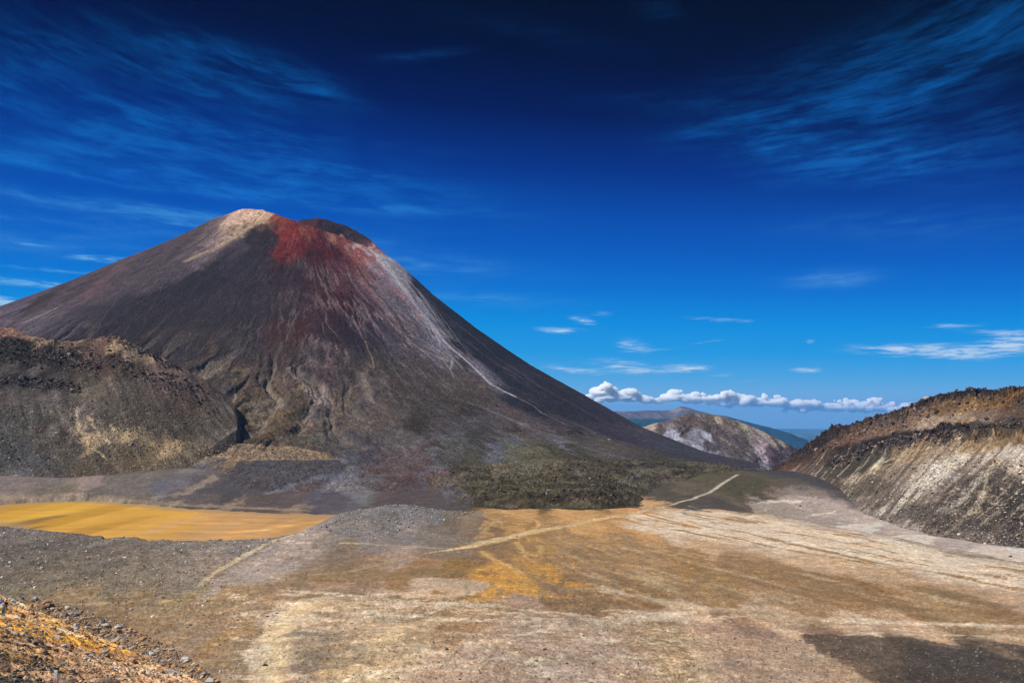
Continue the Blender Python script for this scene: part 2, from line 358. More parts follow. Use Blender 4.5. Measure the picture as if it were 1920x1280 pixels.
def left_h(X, Y, det=True):
    z, t = L_h(X, Y)
    if det:
        X = np.asarray(X, float); Y = np.asarray(Y, float); m = ss(t, -0.05, 0.1)
        crag = np.clip(gauss(t-0.84, 0.10)*1.0+0.75*gauss(t-0.62, 0.05), 0, 1)*(1-ss(X, -820, -640))
        z = z+m*(2.2*fbm(X/40, Y/40, 4, off=71)+1.1*fbm(X/8, Y/10, 4, 0.6, off=72)+2.6*fbm((0.795*X+0.606*Y)/17, (0.606*X-0.795*Y)/120, 4, .6, off=76))
        z = z+m*crag*(9*(fbm(X/26, Y/15, 5, 0.62, ridged=True, off=73)-0.2))
        oc = gauss(X+665, 55)*gauss(Y-1388, 24)                            # dark outcrop on the crest
        z = z+oc*(6+4*fbm(X/11, Y/11, 4, 0.6, ridged=True, off=74))
    return z
def right_h(X, Y, det=True):
    z, t = R_h(X, Y)
    if det:
        X = np.asarray(X, float); Y = np.asarray(Y, float); m = ss(t, -0.05, 0.12)
        wv_ = 0.05*fbm(X/60, Y/60, 3, off=80)
        crag = np.clip(gauss(t-0.93+wv_, 0.07)+0.95*gauss(t-0.66+wv_*2, 0.055)*ss(X, 380, 430), 0, 1)
        z = z+m*(2.0*fbm(X/34, Y/34, 4, off=81)+1.3*fbm(X/6, Y/8, 5, 0.64, off=82)+1.7*fbm((0.81*Y-0.58*X)/10, (0.81*X+0.58*Y)/90, 4, .6, off=85))
        z = z+m*crag*(15*(fbm(X/15, Y/13, 5, 0.66, ridged=True, off=83)-0.15))
    return z
M_h0 = ridge_maker([(1120,845,3050),(1170,812,3050),(1205,799,3050),(1225,792,3050),(1250,786,3040),(1275,777,3030),(1290,773,3020),(1310,771,3010),(1330,774,3000),(1355,779,3000),(1380,785,2990),(1405,795,2980),(1430,806,2960),(1455,819,2940),(1480,832,2920),(1500,845,2900),(1530,862,2900),(1600,890,2900),(1800,940,2900)],
                   [(1100,900,2500),(1200,900,2500),(1300,900,2480),(1400,905,2450),(1440,905,2430),(1480,905,2430),(1800,950,2450)], 0.5, 1.05)
def mid_h(X, Y, det=True):
    z, t = M_h0(X, Y)
    if det:
        X = np.asarray(X, float); Y = np.asarray(Y, float); m = ss(t, 0, .15)*(1-ss(t, 0.9, 1.0))
        g_ = fbm((X+0.25*(3050-Y))/150+0.9*fbm(X/150, Y/150, 3, off=92), Y/700, 3, 0.5, ridged=True, off=91)
        z = z-m*22*np.clip(g_-0.25, 0, 1)+m*12*fbm(X/110, Y/130, 3, off=90)+m*4*fbm(X/28, Y/32, 5, 0.6, off=93)
        z = z+(1-m)*2.5*fbm(X/20, Y/20, 3, off=94)
    return z
F_h0 = ridge_maker([(1000,776,13500),(1120,769,13800),(1155,768,14000),(1190,768,14000),(1215,766,14000),(1240,767,14000),(1258,766,14000),(1270,761,14000),(1277,758.5,14000),(1284,759.5,14000),(1296,763,14000),(1312,768,14000),(1335,774,13900),(1360,777,13800),(1385,784,13700),(1415,792,13500),(1450,801,13300),(1480,810,13000),(1510,822,12800),(1540,835,12600),(1600,858,12400),(1800,900,12000)],
                   [(1000,880,10500),(1200,880,10500),(1400,882,10500),(1600,880,10800),(1800,900,11000)], 0.25, 1.0)
def far_h(X, Y, det=True):
    z, t = F_h0(X, Y)
    if det:
        m = ss(t, 0, .1)*(1-ss(t, 0.85, 1.0)); X = np.asarray(X, float); Y = np.asarray(Y, float)
        z = z+m*50*fbm(X/420, Y/900, 4, 0.5, ridged=True, off=95)+8*fbm(X/150, Y/150, 3, off=96)
    return z
def T0(X, Y):
    return np.maximum.reduce([ground_h(X, Y, False), volcano_h(X, Y, False), left_h(X, Y, False), right_h(X, Y, False)])
def GV0(X, Y): return np.maximum(ground_h(X, Y, False), volcano_h(X, Y, False))

# ------------------------------------------------------------------ colour patches: laid on the terrain in metres
def tone(c, kind):
    r, g, b = c; l = (r+g+b)/3
    if kind == 'cone':                       # scoria is darker and bluer than first read
        f = float(np.clip(0.70+(l-52)/190, 0.70, 1.06)); sat = max(r, g, b)-min(r, g, b)
        return (r*f, g*f*.985, min(b*f*(1.07 if sat < 30 else 1.0), 255))
    if kind == 'ridge': f = float(np.clip(0.88+(l-70)/600, .86, 1.05)); m = (r+g+b)/3; r, g, b = (m+(v-m)*.84 for v in (r, g, b)); return (r*f, g*f*.975, min(b*f*1.0, 255))
    l = (r+g+b)/3; t = float(np.clip((l-90)/40, 0, 1)); return (r*(1+.01*t), g*.99, min(b*(1+.035*t), 255)) if b > 62 else (r, g, b)
def patches(ctrl, h, K, s=26, y0=30, y1=9000, tn='sand'):
    """(px, py, r, g, b[, size]) -> rows (X, Y, sx, sy, albedo)"""
    px = np.array([c[0] for c in ctrl], float); py = np.array([c[1] for c in ctrl], float)
    sz = np.array([c[5] if len(c) > 5 else s for c in ctrl], float)
    P, ok = hit(px, py, h, y0, y1); A, _ = hit(px, py+sz*.5, h, y0, y1); Bq, okb = hit(px, py-sz*.5, h, y0, y1)
    sx = sz/1600*P[:, 1]; sy = np.hypot(Bq[:, 1]-A[:, 1], Bq[:, 0]-A[:, 0]); sy = np.where(okb, sy, sx*3)
    sy = np.clip(sy, sx*1.0, sx*9)
    ctrl = [tuple(c[:2])+tuple(tone(c[2:5], tn))+tuple(c[5:]) for c in ctrl]
    c = np.maximum(lin([c[2:5] for c in ctrl])-np.array([.001, .003, .007]), .004)/K
    return np.concatenate([P[:, :2], sx[:, None], sy[:, None], c], 1)[ok]
def blend(X, Y, rows, p=4.0, eps=0.10):
    acc = np.zeros((len(X), 3)); w = np.zeros(len(X))
    for x, y, sx, sy, r, g, b in rows:
        d = ((X-x)/sx)**2+((Y-y)/sy)**2
        q = 1/(d+eps)**p; w += q; acc += q[:, None]*np.array([r, g, b])
    return acc/w[:, None]
def stroke(col, X, Y, pts, wid, c, K, a=1.0, soft=0.5):
    wmax = max(wid) if hasattr(wid, '__len__') else wid
    idx = bbox_idx(X, Y, pts, wmax*2.5)
    if not len(idx): return
    d, t = seg_dist(X[idx], Y[idx], pts)
    w = np.interp(t, np.linspace(0, len(pts)-1, len(wid)), wid) if hasattr(wid, '__len__') else wid
    if wmax < 9: d = d+w*.55*fbm(X[idx]/max(2*wmax, 2), Y[idx]/max(3*wmax, 3), 3, .65, off=351)
    m = (a*(1-ss(d, w*(1-soft), w*(1+soft))))[:, None]
    col[idx] = col[idx]*(1-m)+m*(lin(c)/K)
def poly(col, X, Y, pts, soft, c, K, a=1.0, mod=None):
    idx = bbox_idx(X, Y, pts, soft*2)
    if not len(idx): return
    P = np.vstack([pts, pts[:1]]); d, _ = seg_dist(X[idx], Y[idx], P)
    s = np.where(inside(X[idx], Y[idx], pts), d, -d); m = a*ss(s, -soft, soft)
    if mod is not None: m = m*mod[idx]
    m = m[:, None]; col[idx] = col[idx]*(1-m)+m*(lin(c)/K)
def W(pts, h=None, y0=30, y1=9000):
    P, ok = hit([p[0] for p in pts], [p[1] for p in pts], h or GV0, y0, y1)
    return P[ok][:, :2]
def grain(col, X, Y, amt, scale, octs=4, off=0, tint=0.0):
    n = fbm(X/scale, Y/scale, octs, 0.6, off=off)
    col *= np.exp(amt*n)[:, None]
    if tint:
        n2 = fbm(X/scale*.7, Y/scale*.7, 2, off=off+5); col *= np.stack([1+tint*n2, np.ones_like(n2), 1-tint*n2], 1)
def satur(col, k):
    l = col@np.array([.3, .55, .15]); return np.clip(l[:, None]+(col-l[:, None])*k, 0.004, 0.85)

# ------------------------------------------------------------------ mesh building
def mesh_from(name, V, F, cols=None, smooth_=True, mats=()):
    """F: (n,3) or (n,4) int array"""
    me = bpy.data.meshes.new(name); n, k = F.shape
    me.vertices.add(len(V)); me.vertices.foreach_set('co', np.ascontiguousarray(V, np.float32).ravel())
    me.loops.add(n*k); me.loops.foreach_set('vertex_index', np.ascontiguousarray(F, np.int32).ravel())
    me.polygons.add(n); me.polygons.foreach_set('loop_start', np.arange(0, n*k, k, dtype=np.int32))
    me.polygons.foreach_set('loop_total', np.full(n, k, np.int32))
    me.update(calc_edges=True)
    me.polygons.foreach_set('use_smooth', np.full(n, smooth_, bool))
    if cols is not None:
        at_ = me.color_attributes.new('albedo', 'FLOAT_COLOR', 'POINT')
        at_.data.foreach_set('color', np.concatenate([cols, np.ones((len(cols), 1))], 1).astype(np.float32).ravel())
    for m in mats: me.materials.append(m)
    return me
def add(name, me, kind=None, label=None, cat=None, group=None, parent=None):
    o = bpy.data.objects.new(name, me); COL.objects.link(o)
    if kind: o['kind'] = kind
    if label: o['label'] = label
    if cat: o['category'] = cat
    if group: o['group'] = group
    if parent is not None: o.parent = parent
    return o
def terrain_mat(name, s1, s2, amt=0.5, bump=0.6, dist=0.4, spec=0.15, rough=0.95, stone=1.0, pale=0.5, squash=1.0):
    """albedo comes from the mesh; s1, s2 (1/m) add mottling, s2 also sizes the loose stones"""
    m = bpy.data.materials.new(name); m.use_nodes = True; t = m.node_tree
    b = t.nodes['Principled BSDF']; b.inputs['Roughness'].default_value = rough; b.inputs['Specular IOR Level'].default_value = spec
    at_ = t.nodes.new('ShaderNodeAttribute'); at_.attribute_name = 'albedo'
    g = t.nodes.new('ShaderNodeNewGeometry')
    pos = g.outputs['Position']
    n1 = noise(t, pos, s1, 6, 0.72, 0.3); n2 = noise(t, pos, s2, 4, 0.75)
    def vor(sc_):
        v = t.nodes.new('ShaderNodeTexVoronoi'); v.inputs['Scale'].default_value = sc_; v.inputs['Randomness'].default_value = 1.0
        t.links.new(pos, v.inputs['Vector']); s_ = t.nodes.new('ShaderNodeSeparateColor'); t.links.new(v.outputs['Color'], s_.inputs[0])
        return E(t, s_.outputs[0]), E(t, s_.outputs[1]), E(t, v.outputs['Distance'])
    a1_, b1_, d1_ = vor(s2*1.3); a2_, b2_, d2_ = vor(s2*0.42)
    gate = smooth(t, n1, 0.44, 0.60)
    stones = ((a1_-0.5)*0.42+(a2_-0.5)*0.30*gate)*stone
    f = ((n1-0.5)*(amt*4.2)+(n2-0.5)*(amt*3.0)+stones).exp().max(0.1)
    vm = t.nodes.new('ShaderNodeVectorMath'); vm.operation = 'SCALE'
    t.links.new(at_.outputs['Color'], vm.inputs[0]); link(t, f, vm.inputs[3])
    isp = smooth(t, b1_, 0.955, 0.965)*smooth(t, d1_*-1.0, -0.45, -0.38)*gate*pale
    pv_ = t.nodes.new('ShaderNodeVectorMath'); pv_.operation = 'MULTIPLY_ADD'; t.links.new(vm.outputs[0], pv_.inputs[0]); pv_.inputs[1].default_value = (1.7, 1.7, 1.7); pv_.inputs[2].default_value = (.05, .05, .05)
    c = mixc(t, isp, vm.outputs[0], pv_.outputs[0])
    t.links.new(c, b.inputs['Base Color'])
    bp = t.nodes.new('ShaderNodeBump'); bp.inputs['Strength'].default_value = bump; bp.inputs['Distance'].default_value = dist
    link(t, n1*1.2+n2*0.8-d1_*0.35*stone-d2_*0.5*gate*stone, bp.inputs['Height']); t.links.new(bp.outputs[0], b.inputs['Normal'])
    return m
def polar_grid(thetas, radii, h):
    T, Rr = np.meshgrid(thetas, radii); X = (Rr*np.sin(T)).ravel(); Y = (Rr*np.cos(T)).ravel()
    Z = h(X, Y); nr, ntn = len(radii), len(thetas)
    i = np.arange((nr-1)*ntn).reshape(nr-1, ntn)[:, :-1].ravel()
    F = np.stack([i, i+1, i+1+ntn, i+ntn], 1)
    return X, Y, Z, F
def theta_px(px0, px1, n): return np.arctan((np.linspace(px0, px1, n)-960)/1600)

K = np.array([1.52, 1.52, 1.55])      # radiance seen / albedo on level sunlit ground
VCT = [ (572,413,78,54,54,7),(585,412,96,54,54,7),(600,412,102,54,54,7),(615,414,92,52,54,7),(630,419,76,52,56,7),(645,425,70,54,58,7),(660,432,80,54,58,7),(675,440,88,56,58,7),(690,450,92,66,68,7),(700,452,66,54,58,7),(585,413,78,52,54,6),(610,420,68,52,56,6),(640,432,48,44,52,6),(655,440,46,44,52,6),(600,415,54,44,50,6),(625,425,50,44,50,6),(670,445,60,54,60,6),
 (470,400,210,184,158,14),(500,402,206,178,148,12),(440,410,186,166,148,14),(425,430,160,142,124,16),(455,425,170,150,126,14),(390,445,112,100,94,16),(360,465,98,88,86),(330,470,82,72,72,14),(290,490,88,80,80),(240,515,84,76,78),(190,530,100,84,82,16),(150,545,84,70,70,14),(110,560,88,78,80),(50,580,70,58,60),(20,595,96,90,98),(60,600,96,88,94),
 (400,455,136,124,114,14),(380,480,106,98,96),(340,500,86,80,82),(300,525,88,80,82),
 (515,408,158,92,68,9),(530,420,148,74,58,10),(545,440,156,58,48,14),(535,465,142,52,44,16),(560,465,136,50,44,16),(530,485,118,48,42,14),(505,440,96,54,50,9),(508,470,100,48,46,9),(512,500,84,52,52,12),(580,440,150,66,54,14),(600,455,128,48,44,16),(620,470,120,46,44),(590,480,104,46,46),(640,455,150,84,76,14),(622,445,170,120,98,8),(572,429,150,90,74,6),(655,462,176,140,120,8),
 (490,425,110,84,72,12),(495,445,62,48,50,14),(470,450,64,54,56,14),(500,465,66,50,54),(450,465,86,78,80,16),(430,490,66,60,64),(470,490,62,56,60),(400,510,58,54,58),(500,500,70,58,62),(540,510,76,58,60),(350,540,56,52,56),(300,560,58,54,58),(250,580,60,56,60),(200,595,64,58,62),(150,605,68,62,68),(110,615,76,70,76),(60,618,92,88,94),(270,610,60,54,54),(200,625,62,56,56),(330,600,64,58,58),(380,570,66,60,62),
 (450,540,66,58,62),(500,560,70,60,62),(560,540,82,58,60),(600,520,88,58,60),(650,500,122,72,72),(640,530,104,62,64),(680,510,130,88,88,16),(700,480,176,118,112,14),(670,475,160,96,90,14),(670,466,205,180,162,8),(695,475,208,198,190,8),(712,485,204,200,196,10),(720,490,184,186,186,14),(710,500,158,140,138,14),(735,510,160,164,168,14),(730,480,140,132,132,12),(715,466,120,110,112,9),
 (600,560,86,50,54),(630,565,88,38,42,16),(660,570,80,38,42,16),(690,580,72,40,46,16),(580,585,84,62,62),(540,590,72,58,60),(620,600,76,54,58),(560,615,92,56,52,16),(530,620,86,58,54),(660,620,70,54,60),(600,640,70,58,60),(680,640,70,60,64),(710,590,90,76,80,16),(690,550,112,84,88,16),(700,530,120,104,104,16),(720,560,112,106,106,16),(745,570,108,106,106,16),(760,545,150,128,128,12),
 (740,600,94,88,90),(780,625,102,98,100),(760,640,92,86,88),(820,655,112,108,110,16),(760,500,90,88,94,14),(790,540,70,72,80,14),(780,570,128,130,136,12),(800,600,134,136,142,10),(830,640,136,136,140,10),
 (760,485,92,82,84,9),(800,530,62,62,70,12),(850,590,58,60,68),(880,620,60,60,68),(920,660,58,58,66),(960,700,60,60,68),(1000,725,64,62,70),(900,650,54,56,62),(870,640,66,66,72,14),(1040,745,66,62,68),(1080,770,70,66,72),(1120,790,72,68,74),(1180,815,80,74,80),(1240,840,76,72,78),(1280,852,66,64,70),
 (900,690,112,112,116,10),(930,720,106,106,112,10),(960,745,60,62,68,12),(1000,770,56,58,64,12),(1050,790,84,76,72,12),(1090,815,50,50,54,9),(1000,745,76,70,66,12),(1120,830,92,84,78),(1180,845,84,76,70),(1060,805,88,80,74,12),
 (450,600,66,60,60),(400,640,72,66,60),(470,650,74,66,64),(350,640,70,64,60),(520,660,84,70,64),(560,670,86,72,66),(480,700,94,82,70),(430,710,88,80,68),(380,690,84,76,68),(540,700,110,98,86,14),(620,690,84,72,68),(660,680,80,72,68),(700,690,86,80,70),(580,690,76,72,74,12),
 (410,760,84,80,76,14),(420,730,92,88,84,14),(480,750,108,96,74),(520,780,112,100,76),(450,790,96,86,66),(560,750,100,90,72),(590,740,104,100,96,14),(600,770,98,94,88,14),(640,760,98,90,74),(680,750,104,98,90,14),(700,770,96,88,78),(560,810,104,94,76),(500,815,98,86,66),(430,820,84,74,62),(380,810,110,106,106,14),(600,820,92,88,80),(640,800,94,88,76),(700,810,88,82,78),(740,780,92,88,78),
 (760,720,88,82,72),(800,710,92,86,76),(850,730,96,90,78),(900,740,94,86,74),(860,760,90,84,70),(800,750,86,82,72),(780,790,74,68,54,16),(830,790,88,84,80),(900,790,94,92,90),(950,780,100,92,84),(880,770,72,64,52,14),(1000,800,98,92,86),(960,800,78,72,60,12),(900,810,80,78,72),(1050,830,114,110,114,10),(960,825,98,96,96,12),(850,820,92,90,90,14),(1100,850,92,88,86,10),(1160,855,96,90,86,10),
 (820,838,66,60,54,10),(830,860,84,80,74,12),(870,850,84,80,76),(920,850,104,102,108,16),(960,860,102,98,84),(1000,870,102,96,76),(950,885,98,92,72),(880,875,82,78,64),(1050,880,92,86,66),(1100,880,76,70,56),(1040,845,72,68,52,12),(1100,860,70,66,54),(1150,880,70,64,50),(900,905,66,60,44),(960,915,64,58,42),(1020,910,72,66,46),(1080,910,62,56,42),(1150,910,60,54,42),(930,930,60,54,44,12),(1000,935,58,52,44,12),(1080,935,60,54,46,12),(1160,930,64,58,50,12),(860,880,56,52,42,12),
 (1200,870,62,58,50),(1260,880,60,56,48),(1230,900,76,70,60),(1280,870,72,68,58),(1180,935,76,68,58,12),(1320,880,80,74,60),(1220,885,96,92,88,8),
 (650,830,86,82,82),(700,850,84,76,80),(740,830,88,84,84),(760,860,96,84,88),(720,880,92,76,76),(780,880,90,72,72),(800,900,94,86,90),(740,910,94,78,76),(700,900,98,92,94,16),(820,870,104,102,108,12),(810,920,92,76,74),(840,925,96,92,96,12),(870,935,90,84,84,12),(660,890,108,106,114,14),(760,930,84,74,76),(700,925,100,94,90,14),(820,845,100,98,102,10),(650,860,96,92,98,12),
 (400,835,74,66,56,10),(500,832,78,68,58,10),(580,840,76,68,60,10),(360,848,168,146,112,9),(400,850,150,128,96,9),(450,853,156,132,98,9),(500,850,162,136,96,9),(560,856,160,136,98,9),(610,860,160,136,100,9),(340,840,180,156,112,9),(480,862,110,92,68,8),(560,866,120,104,78,8),
]
def floor_shapes(col, X, Y, rad):
    wx2 = X+fbm(X/12, Y/18, 6, 0.64, off=301)*np.clip(rad/90, 1, 9); wy2 = Y+fbm(X/12, Y/18, 6, 0.64, off=303)*np.clip(rad/50, 2, 18)
    GP = GV0; sh6 = fbm(X/7, Y/10, 4, .62, off=305)
    def pg(pts, c, a=.85, soft=3, mod=None, h=None): P = W(pts, h or GP, 150); poly(col, wx2, wy2, P, soft*float(np.clip(np.hypot(P[:, 0], P[:, 1]).mean()/900, .2, 1.2)), c, K, a, mod)
    pg([(500,1163),(547,1136),(567,1120),(633,1114),(760,1112),(893,1120),(853,1136),(770,1160),(740,1180),(640,1186),(567,1176),(520,1190),(513,1206),(522,1230),(493,1243),(500,1263),(520,1285),(473,1285),(453,1226),(467,1206),(493,1186)], (214,188,158), .85, 2)
    pg([(633,1125),(567,1136),(553,1150),(600,1156),(660,1146),(720,1130)], (160,138,108), .7, 2, ss(sh6, -.2, 0))
    pg([(527,1190),(583,1186),(640,1196),(690,1215),(660,1250),(567,1265),(533,1236)], (136,122,102), .85, 2.5)
    pg([(773,1083),(917,1086),(920,1100),(887,1116),(853,1120),(807,1106),(767,1100)], (200,172,142), .85, 2)
    pg([(640,1066),(870,1070),(890,1082),(760,1082),(640,1090),(560,1086)], (142,114,78), .75, 3)
    pg([(827,1160),(893,1173),(907,1183),(853,1213),(827,1206)], (160,126,90), .7, 3)
    pg([(827,1236),(900,1190),(973,1150),(1067,1153),(1187,1163),(1235,1200),(1250,1285),(820,1285)], (184,158,136), .75, 4)
    pg([(640,1190),(740,1185),(830,1170),(800,1220),(740,1285),(620,1285),(680,1230)], (212,182,142), .75, 4)
    pg([(1187,1165),(1290,1178),(1330,1200),(1350,1285),(1230,1285),(1220,1200)], (206,178,142), .75, 4)
    vein = ss(fbm((X+Y*.2)/30+.4*sh6, Y/22, 4, .55, ridged=True, off=309), .55, .68); pg([(430,1110),(900,1125),(1000,1150),(1290,1175),(1320,1290),(440,1290)], (150,122,88), .5, 8, vein)
    vein = ss(fbm((X-Y*.3)/26+.5*sh6, Y/26, 4, .55, ridged=True, off=311), .58, .7); pg([(430,1110),(900,1125),(1000,1150),(1290,1175),(1320,1290),(440,1290)], (226,204,174), .55, 8, vein)
    rpl = ss(fbm((X+Y*.4)/9, Y/4.5, 5, .62, ridged=True, off=307), .42, .55); pg([(1170,1150),(1290,1170),(1310,1285),(1180,1285)], (150,118,78), .65, 5, rpl); pg([(560,1120),(900,1120),(860,1200),(600,1285),(520,1230)], (168,134,94), .5, 5, rpl)
    pg([(1290,1190),(1520,1198),(1560,1230),(1640,1285),(1340,1285)], (178,150,124), .8, 4)
    pg([(1500,1192),(1627,1192),(1727,1200),(1813,1210),(1863,1202),(1960,1214),(1960,1290),(1660,1290),(1640,1250),(1540,1226)], (92,78,66), .88, 2.2)  # dark corner: likely cloud shadow painted into the ground colour
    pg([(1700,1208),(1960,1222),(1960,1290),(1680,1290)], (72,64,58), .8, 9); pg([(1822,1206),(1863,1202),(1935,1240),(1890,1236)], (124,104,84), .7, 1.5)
    pg([(1280,957),(1300,938),(1330,928),(1357,936),(1407,958)], (84,74,66), .9, 3); pg([(1350,920),(1360,900),(1380,889),(1427,896),(1440,913),(1413,920),(1390,931)], (82,74,56), .9, 3)
    pg([(189,883),(252,880),(341,889),(359,904),(350,915),(284,932),(210,935),(197,913)], (112,102,94), .85, 3); pg([(287,902),(339,893),(352,902),(341,917),(284,932)], (104,100,108), .8, 3)
    pg([(153,884),(186,884),(197,908),(153,921),(142,917)], (150,130,120), .8, 3); pg([(52,924),(72,911),(149,908),(144,921),(72,928)], (112,102,84), .8, 3)
    pg([(407,891),(453,873),(628,866),(654,872),(641,889),(497,922),(374,928),(377,917)], (80,74,76), .85, 2); pg([(650,893),(705,922),(683,946),(628,919)], (122,118,118), .7, 6)
    for a_, w_, c_2 in [([(394,893),(405,895),(372,908),(350,924),(295,932)], 5, (150,134,118)), ([(506,924),(560,910),(628,893),(650,891)], 6, (124,120,128)), ([(893,1120),(800,1126),(720,1118),(640,1112),(560,1120)], 3, (132,98,58)), ([(900,1190),(973,1230)], 1.2, (212,182,146)),
                        ([(190,884),(250,872),(320,858)], 4, (140,122,110)), ([(0,930),(60,934),(140,936),(300,943),(420,950),(560,955)], 8, (156,136,112)), ([(1075,1105),(1150,1110),(1230,1125),(1330,1145)], 3, (196,170,140)), ([(1130,1100),(1260,1135),(1420,1150),(1600,1165)], 3.5, (204,176,144))]:
        stroke(col, wx2, wy2, W(a_, GP, 150), w_, c_2, K, .75, .7)
    pg([(1400,945),(1480,925),(1560,938),(1640,966),(1700,986),(1760,1001),(1830,1011),(1960,1026),(1960,1062),(1900,1050),(1750,1028),(1600,1004),(1500,985),(1440,968)], (180,162,148), .7, 3, None, T0)
    for a_ in [[(1560,984),(1673,972),(1650,986),(1615,1000)],[(1493,970),(1567,956),(1560,962)],[(1668,1003),(1753,999),(1747,1018),(1673,1011)],[(1813,1030),(1847,1023),(1960,1028),(1960,1060),(1873,1046)],[(1400,940),(1470,937),(1530,938),(1480,943)]]:
        pg(a_, (216,200,184), .85, 2.5, None, T0)
# ================================================================== GROUND
GC = [ # px, py, observed colour
 (960,965,196,152,92),(1080,968,198,155,96),(1180,958,196,150,92),(1000,1000,160,126,78),(930,1010,140,112,80),(1060,1010,168,134,90),(880,1000,138,118,96),
 (1250,962,196,160,110),(1350,972,206,176,136),(1250,985,214,188,156),(1400,985,210,182,148),(1500,995,202,170,128),(1600,1020,206,178,142),(1720,1050,210,184,150),(1850,1080,208,182,150),
 (1300,1010,190,158,118),(1450,1020,196,166,128),(1600,1050,192,162,122),(1750,1085,176,148,114),(1900,1110,186,160,130),
 (1100,1030,158,128,88),(1200,1040,160,130,90),(1300,1050,158,126,82),(1400,1070,156,126,90),(1500,1090,148,118,82),(1650,1115,146,116,80),(1800,1125,146,118,84),
 (1120,1080,150,122,88),(1250,1085,148,120,84),(1200,1120,142,112,76),(1350,1115,156,128,88),(1100,1120,140,112,80),(1080,1150,140,112,82),
 (1300,1150,186,158,124),(1450,1160,194,166,130),(1600,1175,200,172,136),(1750,1195,190,162,126),(1900,1185,178,148,110),(1500,1130,160,130,92),(1800,1155,164,134,92),
 (1380,1165,150,124,98,12),(1350,1195,176,146,118),(1450,1195,160,132,106),(1500,1240,160,134,110),(1400,1250,176,148,122),(1300,1240,188,158,130),
 (1580,1215,136,112,92),(1700,1225,96,80,68),(1850,1230,90,76,66),(1640,1260,112,94,78),(1780,1265,84,74,66),(1900,1262,74,68,64),(1880,1212,124,104,84,12),  # corner tones that hold the likely cloud shadow
 (1000,1170,176,148,120),(1100,1190,184,154,124),(1200,1180,176,146,108),(1220,1230,206,176,144),(1000,1220,178,150,124),(1100,1240,190,162,136),(950,1255,176,150,126),(1050,1275,184,156,132),
 (850,1190,196,164,126),(800,1170,150,120,84),(880,1150,176,146,108),(780,1240,200,170,136),(700,1220,206,176,134),(660,1180,214,184,136),(720,1260,210,180,138),(880,1260,168,142,116),
 (700,1130,190,162,126),(780,1120,202,176,142),(620,1150,186,158,126),(560,1130,156,136,108),(540,1182,150,130,104),(600,1210,170,146,118),(430,1262,150,128,100),(440,1212,146,124,94),(560,1250,164,140,116),(660,1250,196,168,124),
 (860,1085,150,116,68),(760,1075,156,124,88),(700,1075,150,126,98),(640,1060,130,110,88),(740,1055,168,146,122),(620,1100,154,130,102),(520,1110,144,122,96),
 (640,1035,120,106,90),(700,1000,132,124,116),(760,1000,140,130,120),(820,1000,130,118,104),(860,985,128,114,96),(620,1010,126,116,104),(560,1040,146,134,120),(480,1060,148,136,122),(440,1085,142,130,116),(600,1060,134,116,94),
 (700,965,126,124,122,14),(760,960,128,126,124,14),(820,968,126,122,116,14),(720,985,112,108,104),(650,985,118,112,106),(880,965,146,130,104,12),
 (340,1025,112,106,98,14),(200,1015,108,102,94,14),(60,1005,104,98,92,14),(480,1020,120,112,104,14),(420,1030,118,110,102),(300,1050,112,102,90),(200,1050,104,96,86),(100,1040,96,90,82),(20,1040,92,86,80),
 (380,1060,128,116,102),(280,1075,112,102,88),(150,1075,102,94,82),(40,1075,100,92,80),(340,1095,122,110,94),(230,1105,116,104,84),(100,1095,114,104,84),
 (430,1120,138,118,88),(330,1130,128,112,86),(220,1140,124,106,80),(120,1125,130,112,84),(430,1160,146,124,96),(350,1175,142,120,92),(420,1200,150,124,86),(300,1160,136,114,86),(460,1240,150,126,92),(360,1220,138,120,98),
 (0,945,150,126,100,14),(60,912,128,114,106),(120,925,140,122,108),(60,932,152,128,108,12),(200,940,150,130,108,12),(320,948,150,132,110,10),(430,950,140,120,100,10),(560,956,140,118,96,10),
 (140,900,134,118,106),(100,895,116,106,100),(200,915,110,100,90),(260,900,116,106,94),(200,888,134,116,106),(240,880,122,108,100,12),(300,875,110,102,98),(280,905,104,96,92),(330,900,104,98,102),(340,925,98,88,86),(400,905,138,122,106,14),(260,930,104,92,84),(360,880,122,114,108,14),
 (460,890,80,76,78),(440,915,78,74,74),(500,920,90,80,76),(400,930,94,84,80),(560,890,84,76,78),(560,915,96,84,84),(620,890,92,88,94),(640,905,120,116,124,16),(650,870,104,100,104,16),(620,935,86,80,88),(520,940,92,80,78),(680,930,96,92,96,14),(600,870,82,76,78),
 (960,945,112,98,84,10),(1100,946,104,90,76,10),(860,945,84,76,76,12),(800,935,88,78,78),(1250,930,84,76,66),(1300,915,96,88,74),(1350,900,92,84,66),(1240,900,80,72,62),(1310,945,82,72,62,12),(1370,940,112,98,86,12),(1400,915,80,74,60),(1400,900,92,84,68),(1420,935,150,132,118,14),
 (1480,940,168,150,134,14),(1540,955,150,132,120,14),(1600,975,176,158,146,12),(1650,985,206,190,174,12),(1560,975,150,132,118,12),(1680,1000,168,150,138,12),(1760,1018,178,162,150,10),(1850,1030,196,178,160,12),(1910,1040,204,186,166,12),(1450,925,140,118,104,14),
]
